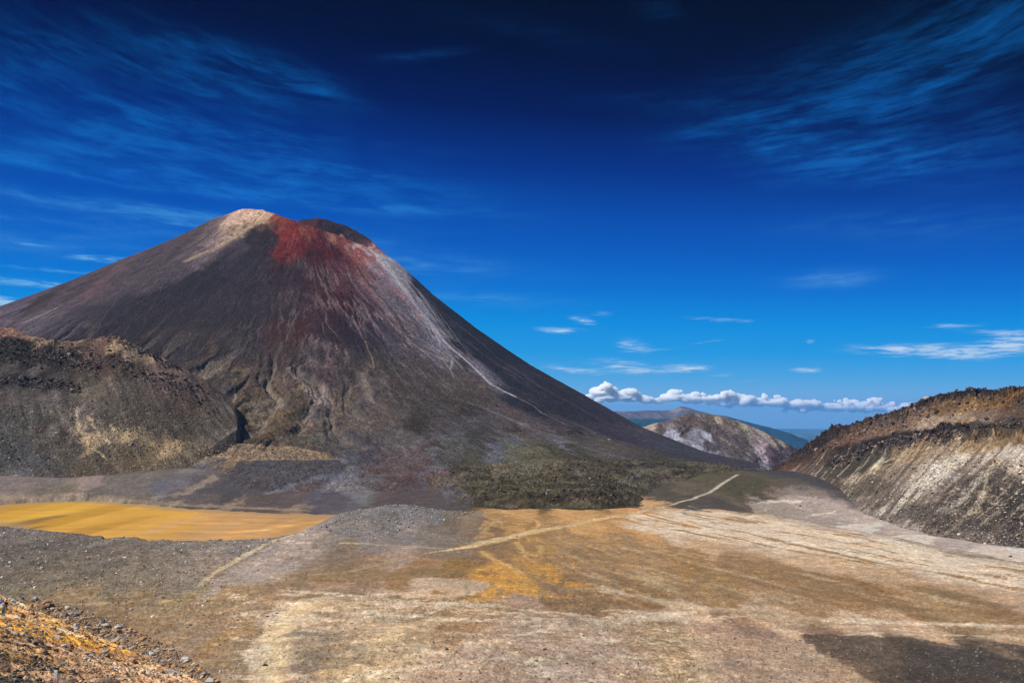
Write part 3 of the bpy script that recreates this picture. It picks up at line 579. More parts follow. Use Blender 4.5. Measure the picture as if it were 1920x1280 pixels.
NC = [ # near orange scree
 (20,1120,190,152,112),(80,1135,190,154,114),(140,1150,184,148,112),(200,1165,176,146,114),(260,1185,176,146,116),(300,1210,186,148,110),(350,1245,190,158,124),(390,1268,180,150,120),
 (30,1170,176,124,60),(60,1185,180,126,58,14),(20,1155,176,136,78),(120,1180,176,142,104),(180,1190,172,136,96),(170,1205,196,134,56,12),(230,1215,178,136,84),(270,1230,200,144,60,14),(210,1240,176,142,106),(250,1262,170,138,104),(320,1265,190,158,126),
 (40,1210,120,98,78),(90,1205,140,108,70),(20,1240,90,78,68),(70,1235,130,102,70),(130,1230,142,112,78),(110,1260,128,106,80),(50,1270,78,74,68),(20,1275,84,78,72),(160,1262,160,130,98),(300,1278,176,144,112),(90,1278,92,84,76),(200,1278,150,122,94),
]
th = np.concatenate([np.radians(np.linspace(-78, -35.5, 60)), theta_px(-130, 2050, 1240), np.radians(np.linspace(35.5, 78, 60))])
th = np.unique(np.round(th, 6))
q = np.concatenate([np.geomspace(1.2, 40, 90, endpoint=False), np.geomspace(40, 200, 230, endpoint=False), 1/np.linspace(1/200, 1/560, 330, endpoint=False),
                    np.linspace(560, 800, 170, endpoint=False), 1/np.linspace(1/800, 1/1500, 130, endpoint=False), np.geomspace(1500, 60000, 130)])
X, Y, Z, F = polar_grid(th, q, ground_h)
VCT_LOW = [c for c in VCT if c[1] >= 820]
GR = np.concatenate([patches(GC, GV0, K, 26, 190), patches(VCT_LOW, GV0, K, 20, 500)]); NR = patches(NC, lambda a, b: ground_h(a, b, False), np.array([.50, .54, .62]), 16)
rad = np.hypot(X, Y)
wx = X+fbm(X/30, Y/45, 6, 0.62, off=101)*np.clip(rad/34, 1, 26); wy = Y+fbm(X/30, Y/45, 6, 0.62, off=104)*np.clip(rad/14, 2, 60)
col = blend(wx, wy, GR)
nearm = (near_plane(X, Y)-1.2 < Z) & (rad < 420) & (Z > -75)
idx = np.nonzero((rad < 420))[0]
nb = blend(X[idx]+2.2*fbm(X[idx]/7, Y[idx]/7, 4, off=111), Y[idx]+3*fbm(X[idx]/7, Y[idx]/7, 4, off=113), NR)
d, t = seg_dist(X[idx], Y[idx], near_edge); pk = near_edge[np.clip(t.astype(int), 0, 6)+1]-near_edge[np.clip(t.astype(int), 0, 6)]; p0 = near_edge[np.clip(t.astype(int), 0, 6)]
sdn = (pk[:, 0]*(Y[idx]-p0[:, 1])-pk[:, 1]*(X[idx]-p0[:, 0]))/np.hypot(pk[:, 0], pk[:, 1])
nm = (1-ss(np.where(sdn > 0, d, -d), 14, 45))[:, None]
col[idx] = col[idx]*(1-nm)+nb*nm
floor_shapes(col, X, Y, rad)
# far plains: dark forest, pale farmland
k = ss(rad, 2500, 6000)[:, None]; f1 = fbm(X/2600, Y/1500, 4, off=121); f2 = ss(fbm(X/1800, Y/2600, 4, off=125), 0.12, 0.3)[:, None]
col = col*(1-k)+k*(np.array([.022, .050, .040])*(1-f2)+np.array([.16, .14, .085])*f2)
# floor features
n_st2 = fbm((0.37*X-0.93*Y)/95, (0.93*X+0.37*Y)/8.5, 6, 0.62, off=135)
sx_ = wx; n_streak = fbm((X*0.97-Y*0.24)/58, (Y*0.97+X*0.24)/11, 6, 0.62, off=131); n_f = fbm(X/6, Y/9, 4, 0.6, off=133)
WS = fl([(1175,968),(1250,958),(1340,960),(1450,972),(1600,1003),(1760,1034),(1940,1066),(2100,1090),(2100,1130),(1900,1118),(1740,1080),(1600,1052),(1450,1030),(1320,1012),(1230,996),(1180,985)])
poly(col, sx_, wy, WS, 14, (220,198,172), K, 0.95, ss(n_st2+0.3*n_streak+0.10*n_f, -0.16, -0.04))
poly(col, sx_, wy, WS, 14, (160,124,80), K, 0.9, ss(-n_st2-0.3*n_streak-0.14*n_f, 0.16, 0.24))
BR = fl([(1000,1015),(1250,1020),(1450,1050),(1700,1100),(1960,1125),(2000,1140),(1700,1135),(1400,1130),(1200,1130),(1050,1110)])
poly(col, X, Y, BR, 14, (186,158,122), K, 0.75, ss(n_st2+0.2*n_f, 0.12, 0.24))
poly(col, X, Y, BR, 14, (138,108,74), K, 0.6, ss(-n_st2+0.2*n_f, 0.12, 0.24))
LB = fl([(540,1100),(900,1130),(1300,1140),(1900,1170),(2000,1215),(1600,1185),(1300,1160),(900,1180),(500,1170)])
poly(col, X, Y, LB, 8, (224,200,172), K, 0.7, ss(n_streak+0.3*n_f, 0.05, 0.2)); poly(col, X, Y, LB, 8, (156,126,90), K, 0.55, ss(-n_streak+0.25*n_f, 0.12, 0.24))
# orange ochre patches
orn = ss(fbm(X/10, Y/22, 5, 0.6, off=141), -0.12, -0.06)
OR = fl([(884,1070),(906,1062),(925,1052),(905,1040),(912,1036),(940,1052),(972,1066),(1000,1086),(1020,1104),(1052,1117),(1010,1116),(975,1113),(935,1122),(895,1130),(862,1130),(905,1106),(925,1096),(880,1084)])
poly(col, wx*0.5+X*0.5, Y, OR, 4, (204,150,72), K, 0.95, np.clip(orn+0.3, 0, 1))
OR2 = fl([(958,1040),(985,1046),(1010,1056),(1030,1052),(1046,1064),(1050,1078),(1110,1100),(1060,1098),(1020,1082),(985,1062)])
poly(col, X, Y, OR2, 5, (198,144,66), K, 0.9, orn)
spk = ss(fbm(X/5, Y/13, 4, 0.6, off=145), 0.3, 0.42)
poly(col, X, Y, fl([(980,1035),(1250,1020),(1500,1075),(1330,1115),(1050,1125)]), 12, (206,152,72), K, 0.8, spk)
poly(col, X, Y, fl([(930,985),(1300,965),(1260,1015),(1000,1030)]), 12, (196,150,84), K, 0.5, ss(fbm(X/8, Y/20, 4, off=146), 0.1, 0.3))
BRAID = [[(893,1014),(902,1007),(915,996),(924,990),(935,984),(944,976),(955,972)],[(901,998),(912,990),(921,985),(934,980),(940,972)],[(924,992),(936,996),(948,996),(956,993)],
 [(922,990),(926,985),(934,987),(941,992)],[(905,1012),(912,1003),(920,1004),(922,1008)],[(942,976),(955,972),(968,969),(985,976),(992,984)],[(944,960),(960,966),(985,972),(1010,982),(1012,990),(998,998)],[(974,990),(985,986),(996,984)],
 [(968,1017),(976,1025),(982,1034),(1000,1040),(1012,1036),(1014,1022)],[(900,955),(930,958),(960,968),(990,974)],[(905,1034),(922,1046),(945,1057),(970,1070)],[(980,1034),(985,1044),(1000,1050)]]
for b in BRAID: stroke(col, X+1.2*n_f*3, Y, fl(b), 2.0, (206,164,106), K, 0.85, 0.7)
poly(col, X, Y, fl([(880,1015),(905,985),(930,968),(960,975),(985,985),(960,1000),(930,1010)]), 10, (124,98,70), K, 0.35)
# paths
G0 = lambda a, b: ground_h(a, b, False)
stroke(col, X, Y, W([(800,1036),(860,1028),(905,1018),(980,1001),(1060,986),(1110,976),(1160,967),(1200,959)]), [1.5,3.5,6,5.5,4.5,4,3.8,3.4], (212,180,130), K, .95, 0.55)
stroke(col, X, Y, W([(1200,959),(1240,950),(1270,942),(1300,935),(1330,923),(1347,911),(1362,902),(1384,889)]), [2,1.8,2,2.2,2.2,2.0], (190,176,156), K, .95)
stroke(col, X, Y, W([(640,1018),(700,1020),(760,1024),(800,1026),(850,1028)]), 2.0, (188,164,126), K, .65)
stroke(col, X, Y, W([(835,1030),(800,1037),(760,1046),(700,1062),(650,1071),(600,1076),(575,1079),(540,1085),(480,1096),(415,1104),(330,1114),(235,1130),(150,1131),(84,1128)]), [1.5,1.3,1.1,1.0,1.0], (176,150,112), K, .6)
stroke(col, X, Y, W([(580,996),(545,1005),(520,1010),(500,1019),(455,1043),(400,1074),(372,1098)]), [1.0,1.0,1.4,2.0,1.6,1.0], (192,172,134), K, .72, .8)
stroke(col, X, Y, W([(408,1152),(440,1138),(465,1128),(490,1122),(530,1126),(570,1128)]), [.7,.8,.4], (200,164,116), K, .7)
stroke(col, X, Y, W([(430,1110),(405,1120),(330,1124),(300,1130)]), 1.2, (180,154,112), K, .6)
for b in [[(640,1240),(700,1215),(760,1180),(830,1160)],[(530,1200),(500,1240),(505,1280)],[(600,1130),(540,1160),(520,1190),(530,1240)]]:
    stroke(col, wx, Y, W(b), 4.5, (222,192,148), K, .7, .8)
for b in [[(560,1080),(640,1090),(760,1084)],[(430,1100),(560,1095),(600,1100)]]: stroke(col, wx, Y, W(b), 3, (128,96,56), K, .5, .8)
# darker gravel islands, small scrub
poly(col, X, wy, W([(520,1190),(620,1180),(700,1210),(690,1250),(560,1262),(530,1230)]), 6, (150,132,112), K, .7, ss(n_f, -0.3, 0.1))
scrub = ss(fbm(X/2.6, Y/2.6, 3, 0.6, off=151), 0.42, 0.5)*(rad < 520)*(X > -90)*(X < 160)*ss(fbm(X/40, Y/40, 2, off=152), -0.2, 0.1)
col = col*(1-0.55*scrub[:, None])+0.55*scrub[:, None]*np.array([.10, .08, .045])
ppl = ss(fbm(X/1.9, Y/1.9, 3, 0.7, off=153), 0.38, 0.5)*(rad < 460)*(X > -120)
col = col*(1-0.35*ppl[:, None])+0.35*ppl[:, None]*np.array([.42, .38, .36])
lam = 0.6*fbm((X*0.98+Y*0.12)/14, (Y-0.1*X)/6, 5, 0.68, off=155)+0.5*fbm(X/3.2, Y/4.6, 4, 0.7, off=156); col *= np.exp(0.50*lam*(1-ss(rad, 1000, 1300))*(1-nearm*0.8))[:, None]
# left bank: bands of dark and light stones running across
sb = fbm((X*0.98+Y*0.2)/22, (Y-0.25*X)/7, 5, 0.6, off=161); lb = (ss(-X, 60, 160)*(1-ss(Y, 640, 700))*ss(rad, 230, 300)); col *= (1+lb[:, None]*np.array([.50, .44, .36]))
col *= np.exp(0.42*sb*lb)[:, None]
grain(col, X, Y, 0.45, 2.6, 4, 171, 0.07); grain(col, X, Y, 0.30, 18, 4, 173, 0.10)
col = satur(col, 0.98)
g_mat = terrain_mat('sandy_ground', 0.12, 0.8, 0.26, 0.7, 0.7, stone=1.0)
add('ground', mesh_from('ground', np.stack([X, Y, Z], 1), F, col, True, [g_mat]), 'structure')

# golden sediment pan in the basin, its own sheet just above the ground
xs = np.linspace(PB[:, 0].min(), PB[:, 0].max(), 420); ys = np.linspace(PB[:, 1].min(), PB[:, 1].max(), 200)
XX, YY = np.meshgrid(xs, ys); x_, y_ = XX.ravel(), YY.ravel()
insd = basin_w(x_, y_) > 0.02
pz = np.full(x_.shape, -94.8)
i = np.arange(199*420).reshape(199, 420)[:, :-1].ravel(); Fp = np.stack([i, i+1, i+421, i+420], 1); Fp = Fp[insd[Fp].all(1)]
use = np.unique(Fp); remap = np.zeros(len(x_), int); remap[use] = np.arange(len(use))
PC = [(0,955,196,146,52),(60,960,210,158,54),(140,950,222,170,62),(220,965,216,164,64),(100,980,196,144,44),(160,995,190,138,52),(240,990,212,160,68),(300,975,216,166,72),(320,995,212,160,70),(300,955,214,160,62),
      (380,970,212,164,96),(360,990,208,158,88),(450,975,206,160,98),(440,1000,206,156,92),(520,985,204,156,92),(540,972,182,142,92),(600,980,208,158,92),(600,972,186,144,92),(480,965,196,152,98),(20,985,150,112,60,12),(50,992,120,88,40,12)]
pr = patches(PC, lambda a, b: np.full(np.shape(a), -94.8), K, 22)
pc = blend(x_+8*fbm(x_/40, y_/60, 3, off=184), y_+40*fbm(x_/90, y_/50, 5, off=185), pr, 3.0)
stroke(pc, x_, y_, fl([(465,995),(490,994),(505,991)], -94.8), 3, (240,225,190), K, .9); stroke(pc, x_, y_, fl([(525,986),(545,984)], -94.8), 3, (240,225,190), K, .9)
stroke(pc, x_, y_, fl([(440,998),(520,988),(580,979),(650,972)], -94.8), [6,8,7,6], (222,164,92), K, .8)
pc *= np.exp((0.26+.30*ss(x_, -330, -230))*fbm(x_/60, y_/16, 6, 0.66, off=186))[:, None]; pc *= np.exp(0.10*fbm(x_/3, y_/6, 3, off=187))[:, None]
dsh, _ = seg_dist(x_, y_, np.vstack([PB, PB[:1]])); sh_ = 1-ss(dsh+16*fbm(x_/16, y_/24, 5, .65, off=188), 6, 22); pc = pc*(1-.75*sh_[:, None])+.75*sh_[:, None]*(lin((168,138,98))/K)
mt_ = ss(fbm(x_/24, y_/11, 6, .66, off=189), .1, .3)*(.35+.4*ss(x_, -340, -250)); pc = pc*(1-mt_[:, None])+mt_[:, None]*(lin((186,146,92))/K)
p_mat = terrain_mat('golden_sediment', 0.05, 0.6, 0.07, 0.1, 0.1, 0.2, 0.85, stone=0.1, pale=0)
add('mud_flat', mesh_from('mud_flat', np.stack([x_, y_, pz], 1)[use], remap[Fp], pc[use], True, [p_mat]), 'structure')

# ================================================================== VOLCANO
KV = np.array([1.40, 1.56, 1.66])
th = np.concatenate([np.radians(np.linspace(-52, -31.8, 90, endpoint=False)), theta_px(-30, 1420, 1060)])
q = np.concatenate([np.geomspace(700, 1100, 130, endpoint=False), np.linspace(1100, 2300, 440, endpoint=False), np.linspace(2300, 2760, 170, endpoint=False), np.linspace(2760, 3600, 50)])
X, Y, Z, F = polar_grid(th, q, volcano_h)
VR = np.concatenate([patches([c for c in VCT if c[1] < 820], GV0, KV, 20, 500, 9000, 'cone'), patches(VCT_LOW+[c for c in GC if c[1] < 950], GV0, K, 22, 500)])
dx_, dy_ = X-VC[0], Y-VC[1]; r_ = np.hypot(dx_, dy_); c_ = np.arctan2(dy_, dx_)
fl1 = fbm(c_*26, r_/420, 4, 0.55, off=201); fl2 = fbm(c_*90, r_/240, 4, 0.6, off=203); fl3 = fbm(c_*240+0.6*fl1, r_/110, 4, 0.6, off=205)
jx = fbm(X/45, Y/45, 4, off=207); jy = fbm(X/45, Y/45, 4, off=209)
wr = r_+40*jy+70*fl2*ss(r_, 200, 500); wc = c_+(12*jx+9*fl1)/np.maximum(r_, 150)
col = blend(VC[0]+wr*np.cos(wc), VC[1]+wr*np.sin(wc), VR, 3.2)
up = 1-ss(r_, 1150, 1500)
col *= np.exp((0.20*fl2+0.26*fl3+0.10*fl1)*(0.3+0.7*up)+0.22*fbm(X/30, Y/30, 5, 0.65, off=206))[:, None]
deb = fbm(c_*34+0.5*jx, r_/150+0.4*jy, 5, 0.62, off=215); dk = ss(deb, 0.16, 0.24)*up; lt = ss(-deb, 0.20, 0.30)*up
col *= (1-0.22*dk+0.16*lt)[:, None]
deb = fbm(X/13+.3*jx, Y/22, 5, 0.66, off=217); col *= (1-0.24*ss(deb, 0.18, 0.26)+0.20*ss(-deb, 0.22, 0.3))[:, None]
rdm = gauss(X+560, 110)*ss(Z, 250, 330); col *= (1-.45*(rdm*ss(fbm(X/16, Y/22, 5, .66, off=218), .04, .14)))[:, None]
crg = (1-ss(r_, 330, 520))*ss(fbm(X/13, Y/15, 5, .66, off=219), .16, .24)*ss(-X, 640, 700)*.6; col = col*(1-crg[:, None])+crg[:, None]*(lin((62,52,48))/KV)
# pale rills that braid down the upper right face
ril = np.clip(fbm(c_*42+0.9*jx, r_/170, 4, 0.6, ridged=True, off=211)-0.45, 0, 1)*4
zone = 0.6*ss(fbm(X/120, Y/120, 3, off=213), -0.25, 0.2)*gauss(np.degrees(c_)+58, 22)*ss(r_, 170, 300)*(1-ss(r_, 700, 980))
m = np.clip(ril*zone*0.75, 0, 0.75)[:, None]; col = col*(1-m)+m*(lin((170,150,150))/KV)
rg0 = np.random.default_rng(5)
def vs(pts, wid, c, a=.8, soft=.7): stroke(col, X+3*jx, Y+3*jy, W(pts, GV0, 500), wid, c, KV, a, soft)
vs([(706,476),(728,500),(750,530),(770,560),(795,590),(815,618),(840,648),(870,672),(895,695),(925,722),(965,742)], [9,10,7,5,5,5,5,4], (196,200,206), .8)
vs([(698,470),(715,488),(735,512),(748,530)], [13,14,8], (222,222,222), .8)
for i_ in range(26):
    u_ = rg0.uniform(0, 1); x0_ = 704+14*u_; pts_ = [(x0_, 474+8*u_), (x0_+24+8*u_, 505), (x0_+46+22*u_, 545), (x0_+68+36*u_, 590), (x0_+98+46*u_, 640), (x0_+140+52*u_, 690)][:int(rg0.integers(4, 7))]
    vs([(a+rg0.normal(0, 2.5), b) for a, b in pts_], [rg0.uniform(1.5, 3.2), rg0.uniform(1, 2.2), .6], (196,196,200), rg0.uniform(.25, .6))
vs([(640,440),(700,480),(730,530),(760,565),(775,580),(790,598)], [5,4,3], (190,130,122), .7)
vs([(650,500),(660,530),(690,565),(720,590),(760,630),(790,655),(830,690)], [3,3,2.5], (150,130,134), .6)
vs([(815,618),(825,650),(848,670),(846,690)], 2.4, (176,172,172), .7); vs([(790,655),(830,672),(845,692),(850,705)], 2.2, (176,170,168), .7)
vs([(760,625),(800,640),(835,665)], 2.2, (160,156,158), .6); vs([(965,742),(1000,760),(1040,785),(1100,812)], 3, (140,140,146), .6)
vs([(684,640),(690,655),(698,672),(701,690)], 1.3, (170,142,116), .6); vs([(660,595),(672,620),(680,636)], 2, (150,124,124), .6)
vs([(655,470),(668,500),(690,540),(720,575)], 3, (150,90,90), .5)
vs([(500,410),(460,430),(430,450),(395,470),(350,490)], [4,6,8,8], (190,170,144), .55, .9)
vs([(490,430),(520,450),(470,470),(420,480),(380,500)], 4, (50,44,46), .4, .9)
vs([(395,438),(360,462),(300,490),(240,515)], 3.2, (58,48,48), .75, .8); vs([(170,528),(120,550),(50,578),(0,597)], [4,6,7,6], (46,36,36), .8, .8)
vs([(100,560),(60,585),(20,598)], 3, (170,158,140), .0); vs([(106,578),(60,598),(40,606)], 2.2, (176,160,134), .8)
vs([(670,500),(690,530),(720,560),(745,595),(760,625)], 4.5, (44,44,46), .55, .9); vs([(1000,745),(1050,780),(1100,800),(1150,815),(1200,835),(1260,852)], [9,10,8,7], (46,46,52), .6, .9)
vs([(960,742),(1010,772),(1060,795),(1110,815),(1130,822)], [3,4,4,3], (38,40,46), .85, .6)
vs([(800,560),(850,600),(900,640),(950,680),(1010,722),(1080,762),(1150,800)], 5, (100,100,112), .35, .9); vs([(830,575),(900,630),(960,675),(1030,725)], 4, (44,46,54), .5, .9)
for g in [[(540,690),(565,715),(585,735),(600,752)],[(680,700),(688,730),(696,750)],[(412,735),(405,760),(385,790),(350,830)],[(604,720),(612,742),(620,760)]]:
    vs(g, [6,8,7], (150,140,130), .55, .9)
vs([(640,862),(652,880),(640,905),(600,925),(560,930)], [5,7,14,12], (128,126,134), .5, .9); vs([(652,880),(660,905),(690,930),(700,940)], [5,12,16], (130,126,124), .45, .9)
vs([(850,745),(900,760),(960,785),(1040,815),(1120,845),(1180,858)], [3,4,7,6,4], (122,118,122), .5, .9)
vs([(1165,905),(1220,882),(1270,895),(1320,905)], 4, (128,124,118), .35, .9)
ph_ = np.degrees(c_); glc = fbm(c_*15+1.0*fbm(c_*7, r_/260, 3, off=47), r_/430, 3, 0.5, ridged=True, off=45)
bnd = ss(r_, 700, 930)*(1-ss(r_, 1300, 1520))*ss(-ph_, 62, 84)*(1-ss(-ph_, 135, 150)); gm = (bnd*ss(glc+.15*jx, 0.46, 0.60)*.6)[:, None]
col = col*(1-gm)+gm*(lin((138,128,116))/KV)
gm = (bnd*ss(-(glc+.25*jy), -0.05, 0.05)*.4*ss(fbm(X/30, Y/40, 4, .6, off=237), 0, .1))[:, None]; col = col*(1-gm)+gm*(lin((140,124,92))/KV)
gm = (bnd*ss(fbm(X/18, Y/34, 4, .6, off=239), .15, .22)*.5)[:, None]; col = col*(1-gm)+gm*(lin((62,58,56))/KV)
rg = np.random.default_rng(77)
def fall(px, py, n, stp=9.0, wob=0.5):      # a line that runs down the fall line from a point on the cone
    P, ok = hit([px], [py], GV0, 500, 3600)
    if not ok[0]: return None
    x, y = P[0][:2]; L_ = [(x, y)]; w = 0
    for _ in range(n):
        hx = (volcano_h(np.array([x+4]), np.array([y]), False)-volcano_h(np.array([x-4]), np.array([y]), False))[0]; hy = (volcano_h(np.array([x]), np.array([y+4]), False)-volcano_h(np.array([x]), np.array([y-4]), False))[0]
        l = math.hypot(hx, hy)+1e-6; w = w*0.7+rg.normal(0, wob*.35); dxx, dyy = -hx/l, -hy/l; c, q = math.cos(w), math.sin(w)
        x += stp*(dxx*c-dyy*q); y += stp*(dxx*q+dyy*c); L_.append((x, y))
    return np.array(L_)
for (a0, a1, b0, b1, n_, cc_, al, ln) in [(570,690,470,560,16,(140,112,116),.36,26),(590,700,520,600,14,(150,136,140),.36,26),(650,735,455,540,12,(180,146,140),.42,30),(560,700,440,560,14,(84,40,44),.36,24),(120,420,500,640,16,(100,92,96),.24,40),(760,1000,500,700,30,(98,98,110),.42,40),(760,1050,500,740,36,(38,38,44),.5,44),(440,720,620,740,18,(126,112,104),.3,22),(430,720,640,760,16,(56,50,50),.4,20),(700,900,640,760,14,(140,132,122),.32,20)]:
    for _ in range(n_):
        L_ = fall(rg.uniform(a0, a1), rg.uniform(b0, b1), int(ln*rg.uniform(.5, 1.1)), 8.0, .55)
        if L_ is not None: stroke(col, X+2*jx, Y+2*jy, L_, [rg.uniform(.5, 1.1), rg.uniform(.9, 1.9), .4], cc_, KV, al*rg.uniform(.6, 1.2), .7)
TB = W([(352,829),(420,829),(480,833),(540,840),(600,851),(645,862),(600,866),(540,868),(480,867),(420,860),(360,852),(330,856),(318,850)], GV0, 500)
tn = fbm(X/7, Y/9, 5, 0.65, off=235)
poly(col, X+3*jx, Y+3*jy, TB, 2.0, (142,126,106), KV, .9); poly(col, X, Y, TB, 2.0, (184,158,122), KV, .65, ss(tn, .1, .25)); poly(col, X, Y, TB, 2.0, (74,62,50), KV, .8, ss(-tn, .12, .25))
poly(col, X, Y, W([(352,826),(420,826),(540,836),(640,856),(600,842),(480,822),(400,814)], GV0, 500), 4, (78,68,58), KV, .7)
# olive moss and blocks on the lower slopes
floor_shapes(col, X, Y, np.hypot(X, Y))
low = ss(r_, 820, 1000); ms = fbm(X/14, Y/18, 5, 0.62, off=221)
col *= np.exp(low*0.40*ms)[:, None]
lv = lava(X, Y, False) > 3; lr = fbm(X/10, Y/13, 5, 0.65, ridged=True, off=223)
col[lv] *= np.exp(0.75*(lr[lv]-0.25)+0.35*ms[lv])[:, None]*np.array([1.0, .94, 1.06])
lp = ss(fbm(X/38, Y/46, 4, .6, off=241), .0, .2)*(lava(X, Y, False) > 1)*.5; col = col*(1-lp[:, None])+lp[:, None]*(lin((112,104,84))/K)
blk = ss(fbm(X/4.2, Y/5.5, 3, 0.6, off=225), 0.46, 0.56)*low*ss(fbm(X/60, Y/60, 2, off=227), 0.02, 0.3)
col = col*(1-.6*blk[:, None])+.6*blk[:, None]*(lin((190,184,170))/KV)
grain(col, X, Y, 0.42, 5, 4, 231, 0.09); grain(col, X, Y, 0.24, 34, 4, 233, 0.10)
col = satur(col, 1.04)
v_mat = terrain_mat('volcanic_scoria', 0.035, 0.22, 0.30, 0.9, 3.5, stone=1.25)
add('volcano', mesh_from('volcano', np.stack([X, Y, Z], 1), F, col, True, [v_mat]), 'structure')

# ================================================================== LEFT RIDGE
KL = np.array([.88, .90, .94])
LC = [(410,735,96,82,74,12),(425,760,92,82,72,12),(400,800,92,84,74,12),(430,790,88,80,70,10),(415,815,96,90,80,10),(380,835,110,98,82,10),(10,612,186,146,108,10),(40,622,160,130,106,10),(60,632,150,118,90,10),(20,625,140,104,84,10),(90,640,132,108,88,12),(140,645,120,96,80,12),(180,650,110,86,74,14),(215,652,150,126,96,8),(250,665,128,110,90,10),(300,690,110,92,80,14),(290,672,150,130,96,8),(340,705,112,92,84,14),(200,632,52,44,44,9),(225,638,40,36,38,10),(255,650,40,36,38,9),(290,663,54,44,48,9),(330,682,84,70,72,9),
 (10,645,60,52,46,14),(40,650,54,48,42,14),(80,660,66,56,48,14),(110,670,60,50,42,14),(20,670,56,52,46,14),(60,680,52,48,44,12),(110,690,50,46,42,12),(150,665,84,66,56,14),(200,680,74,58,48,14),(170,690,84,72,62,12),(250,695,88,72,60,14),(150,640,110,88,74,10),
 (10,695,84,78,74,12),(60,698,92,86,82,12),(110,705,74,68,64,12),(20,710,56,50,46,9),(60,716,46,42,40,10),(100,720,48,44,42,10),(130,712,66,58,52,10),(150,720,84,76,66,12),
 (40,745,88,82,76),(100,750,92,86,80),(20,780,84,82,76),(160,750,98,88,76),(210,740,92,84,74),(260,740,90,80,70),(300,730,92,78,72),(350,740,96,78,70),(390,740,110,84,74,14),(370,760,92,76,64),(420,760,110,100,92,12),(400,775,96,86,74),
 (60,800,82,78,70),(20,830,74,74,70),(120,790,98,90,82,16),(145,770,132,124,116,10),(150,800,140,124,104,10),(165,825,156,134,100,9),(175,838,150,130,100,9),(190,790,110,98,84,12),(215,810,132,116,92,10),(243,815,156,134,98,8),(270,822,128,110,84,10),(300,835,140,120,88,10),(200,780,92,84,72),(250,780,88,78,66),(310,790,84,74,62),(350,800,84,76,62),(330,760,86,74,64),(280,760,88,78,68),
 (100,830,74,66,58,14),(80,800,78,66,58,12),(130,850,84,78,68,14),(40,870,78,78,76),(90,875,88,84,78,14),(10,860,70,72,72),(180,858,90,80,66,14),(230,850,96,84,66,12),(280,848,110,94,70,10),(30,890,100,100,102,10),(320,835,170,146,104,9)]
th = np.concatenate([np.radians(np.linspace(-52, -31.3, 130, endpoint=False)), theta_px(-12, 520, 460)])
q = np.concatenate([np.linspace(960, 1660, 480, endpoint=False), np.linspace(1660, 2100, 40)])
X, Y, Z, F = polar_grid(th, q, left_h)
LR_ = patches(LC, T0, KL, 20, 900, 1600, 'ridge')
_, tl = L_h(X, Y); jx = fbm(X/24, Y/24, 4, off=241); jy = fbm(X/24, Y/24, 4, off=243)
col = blend(X+9*jx, Y+16*jy, LR_, 3.2)
dn = fbm((0.795*X+0.606*Y)/12, (0.606*X-0.795*Y)/90, 6, 0.62, off=245); bl = fbm(X/6, Y/8, 4, 0.65, off=247)
col *= np.exp(0.40*dn+0.36*bl)[:, None]
lt = ss(dn+.25*bl, .16, .26); dk = ss(-dn+.25*bl, .14, .24); col *= (1+.22*lt-.25*dk)[:, None]
cr = ss(fbm(X/22, Y/13, 4, 0.6, ridged=True, off=249), 0.30, 0.5)*np.clip(gauss(tl-0.84, 0.11)+0.8*gauss(tl-0.62, 0.05)+0.3*gauss(tl-.5, .2), 0, 1)*(1-ss(X, -780, -560))
col = col*(1-0.75*cr[:, None])+0.75*cr[:, None]*(lin((50,42,38))/KL)
wsp = ss(fbm(X/3.2, Y/4, 3, 0.7, off=251), 0.36, 0.5)*(1-ss(tl, 0.35, 0.6)); col = col*(1-.5*wsp[:, None])+.5*wsp[:, None]*(lin((176,172,164))/KL)
for a in [[(142,765),(145,785),(150,805),(165,830),(185,848),(200,862)],[(165,780),(175,800),(190,815)],[(205,795),(220,810),(232,822)],[(240,805),(243,820),(240,835)]]:
    stroke(col, X+7*jx, Y, W(a, T0, 900, 1600), 1.6, (178,158,124), KL, .55, .9)
grain(col, X, Y, .5, 3.2, 4, 253, .08); col = satur(col, 1.02)
s_mat = terrain_mat('ridge_scree', 0.10, 0.42, 0.34, 1.0, 2.5, stone=1.6, pale=.7)
add('ridge_left', mesh_from('ridge_left', np.stack([X, Y, Z], 1), F, col, True, [s_mat]), 'structure')

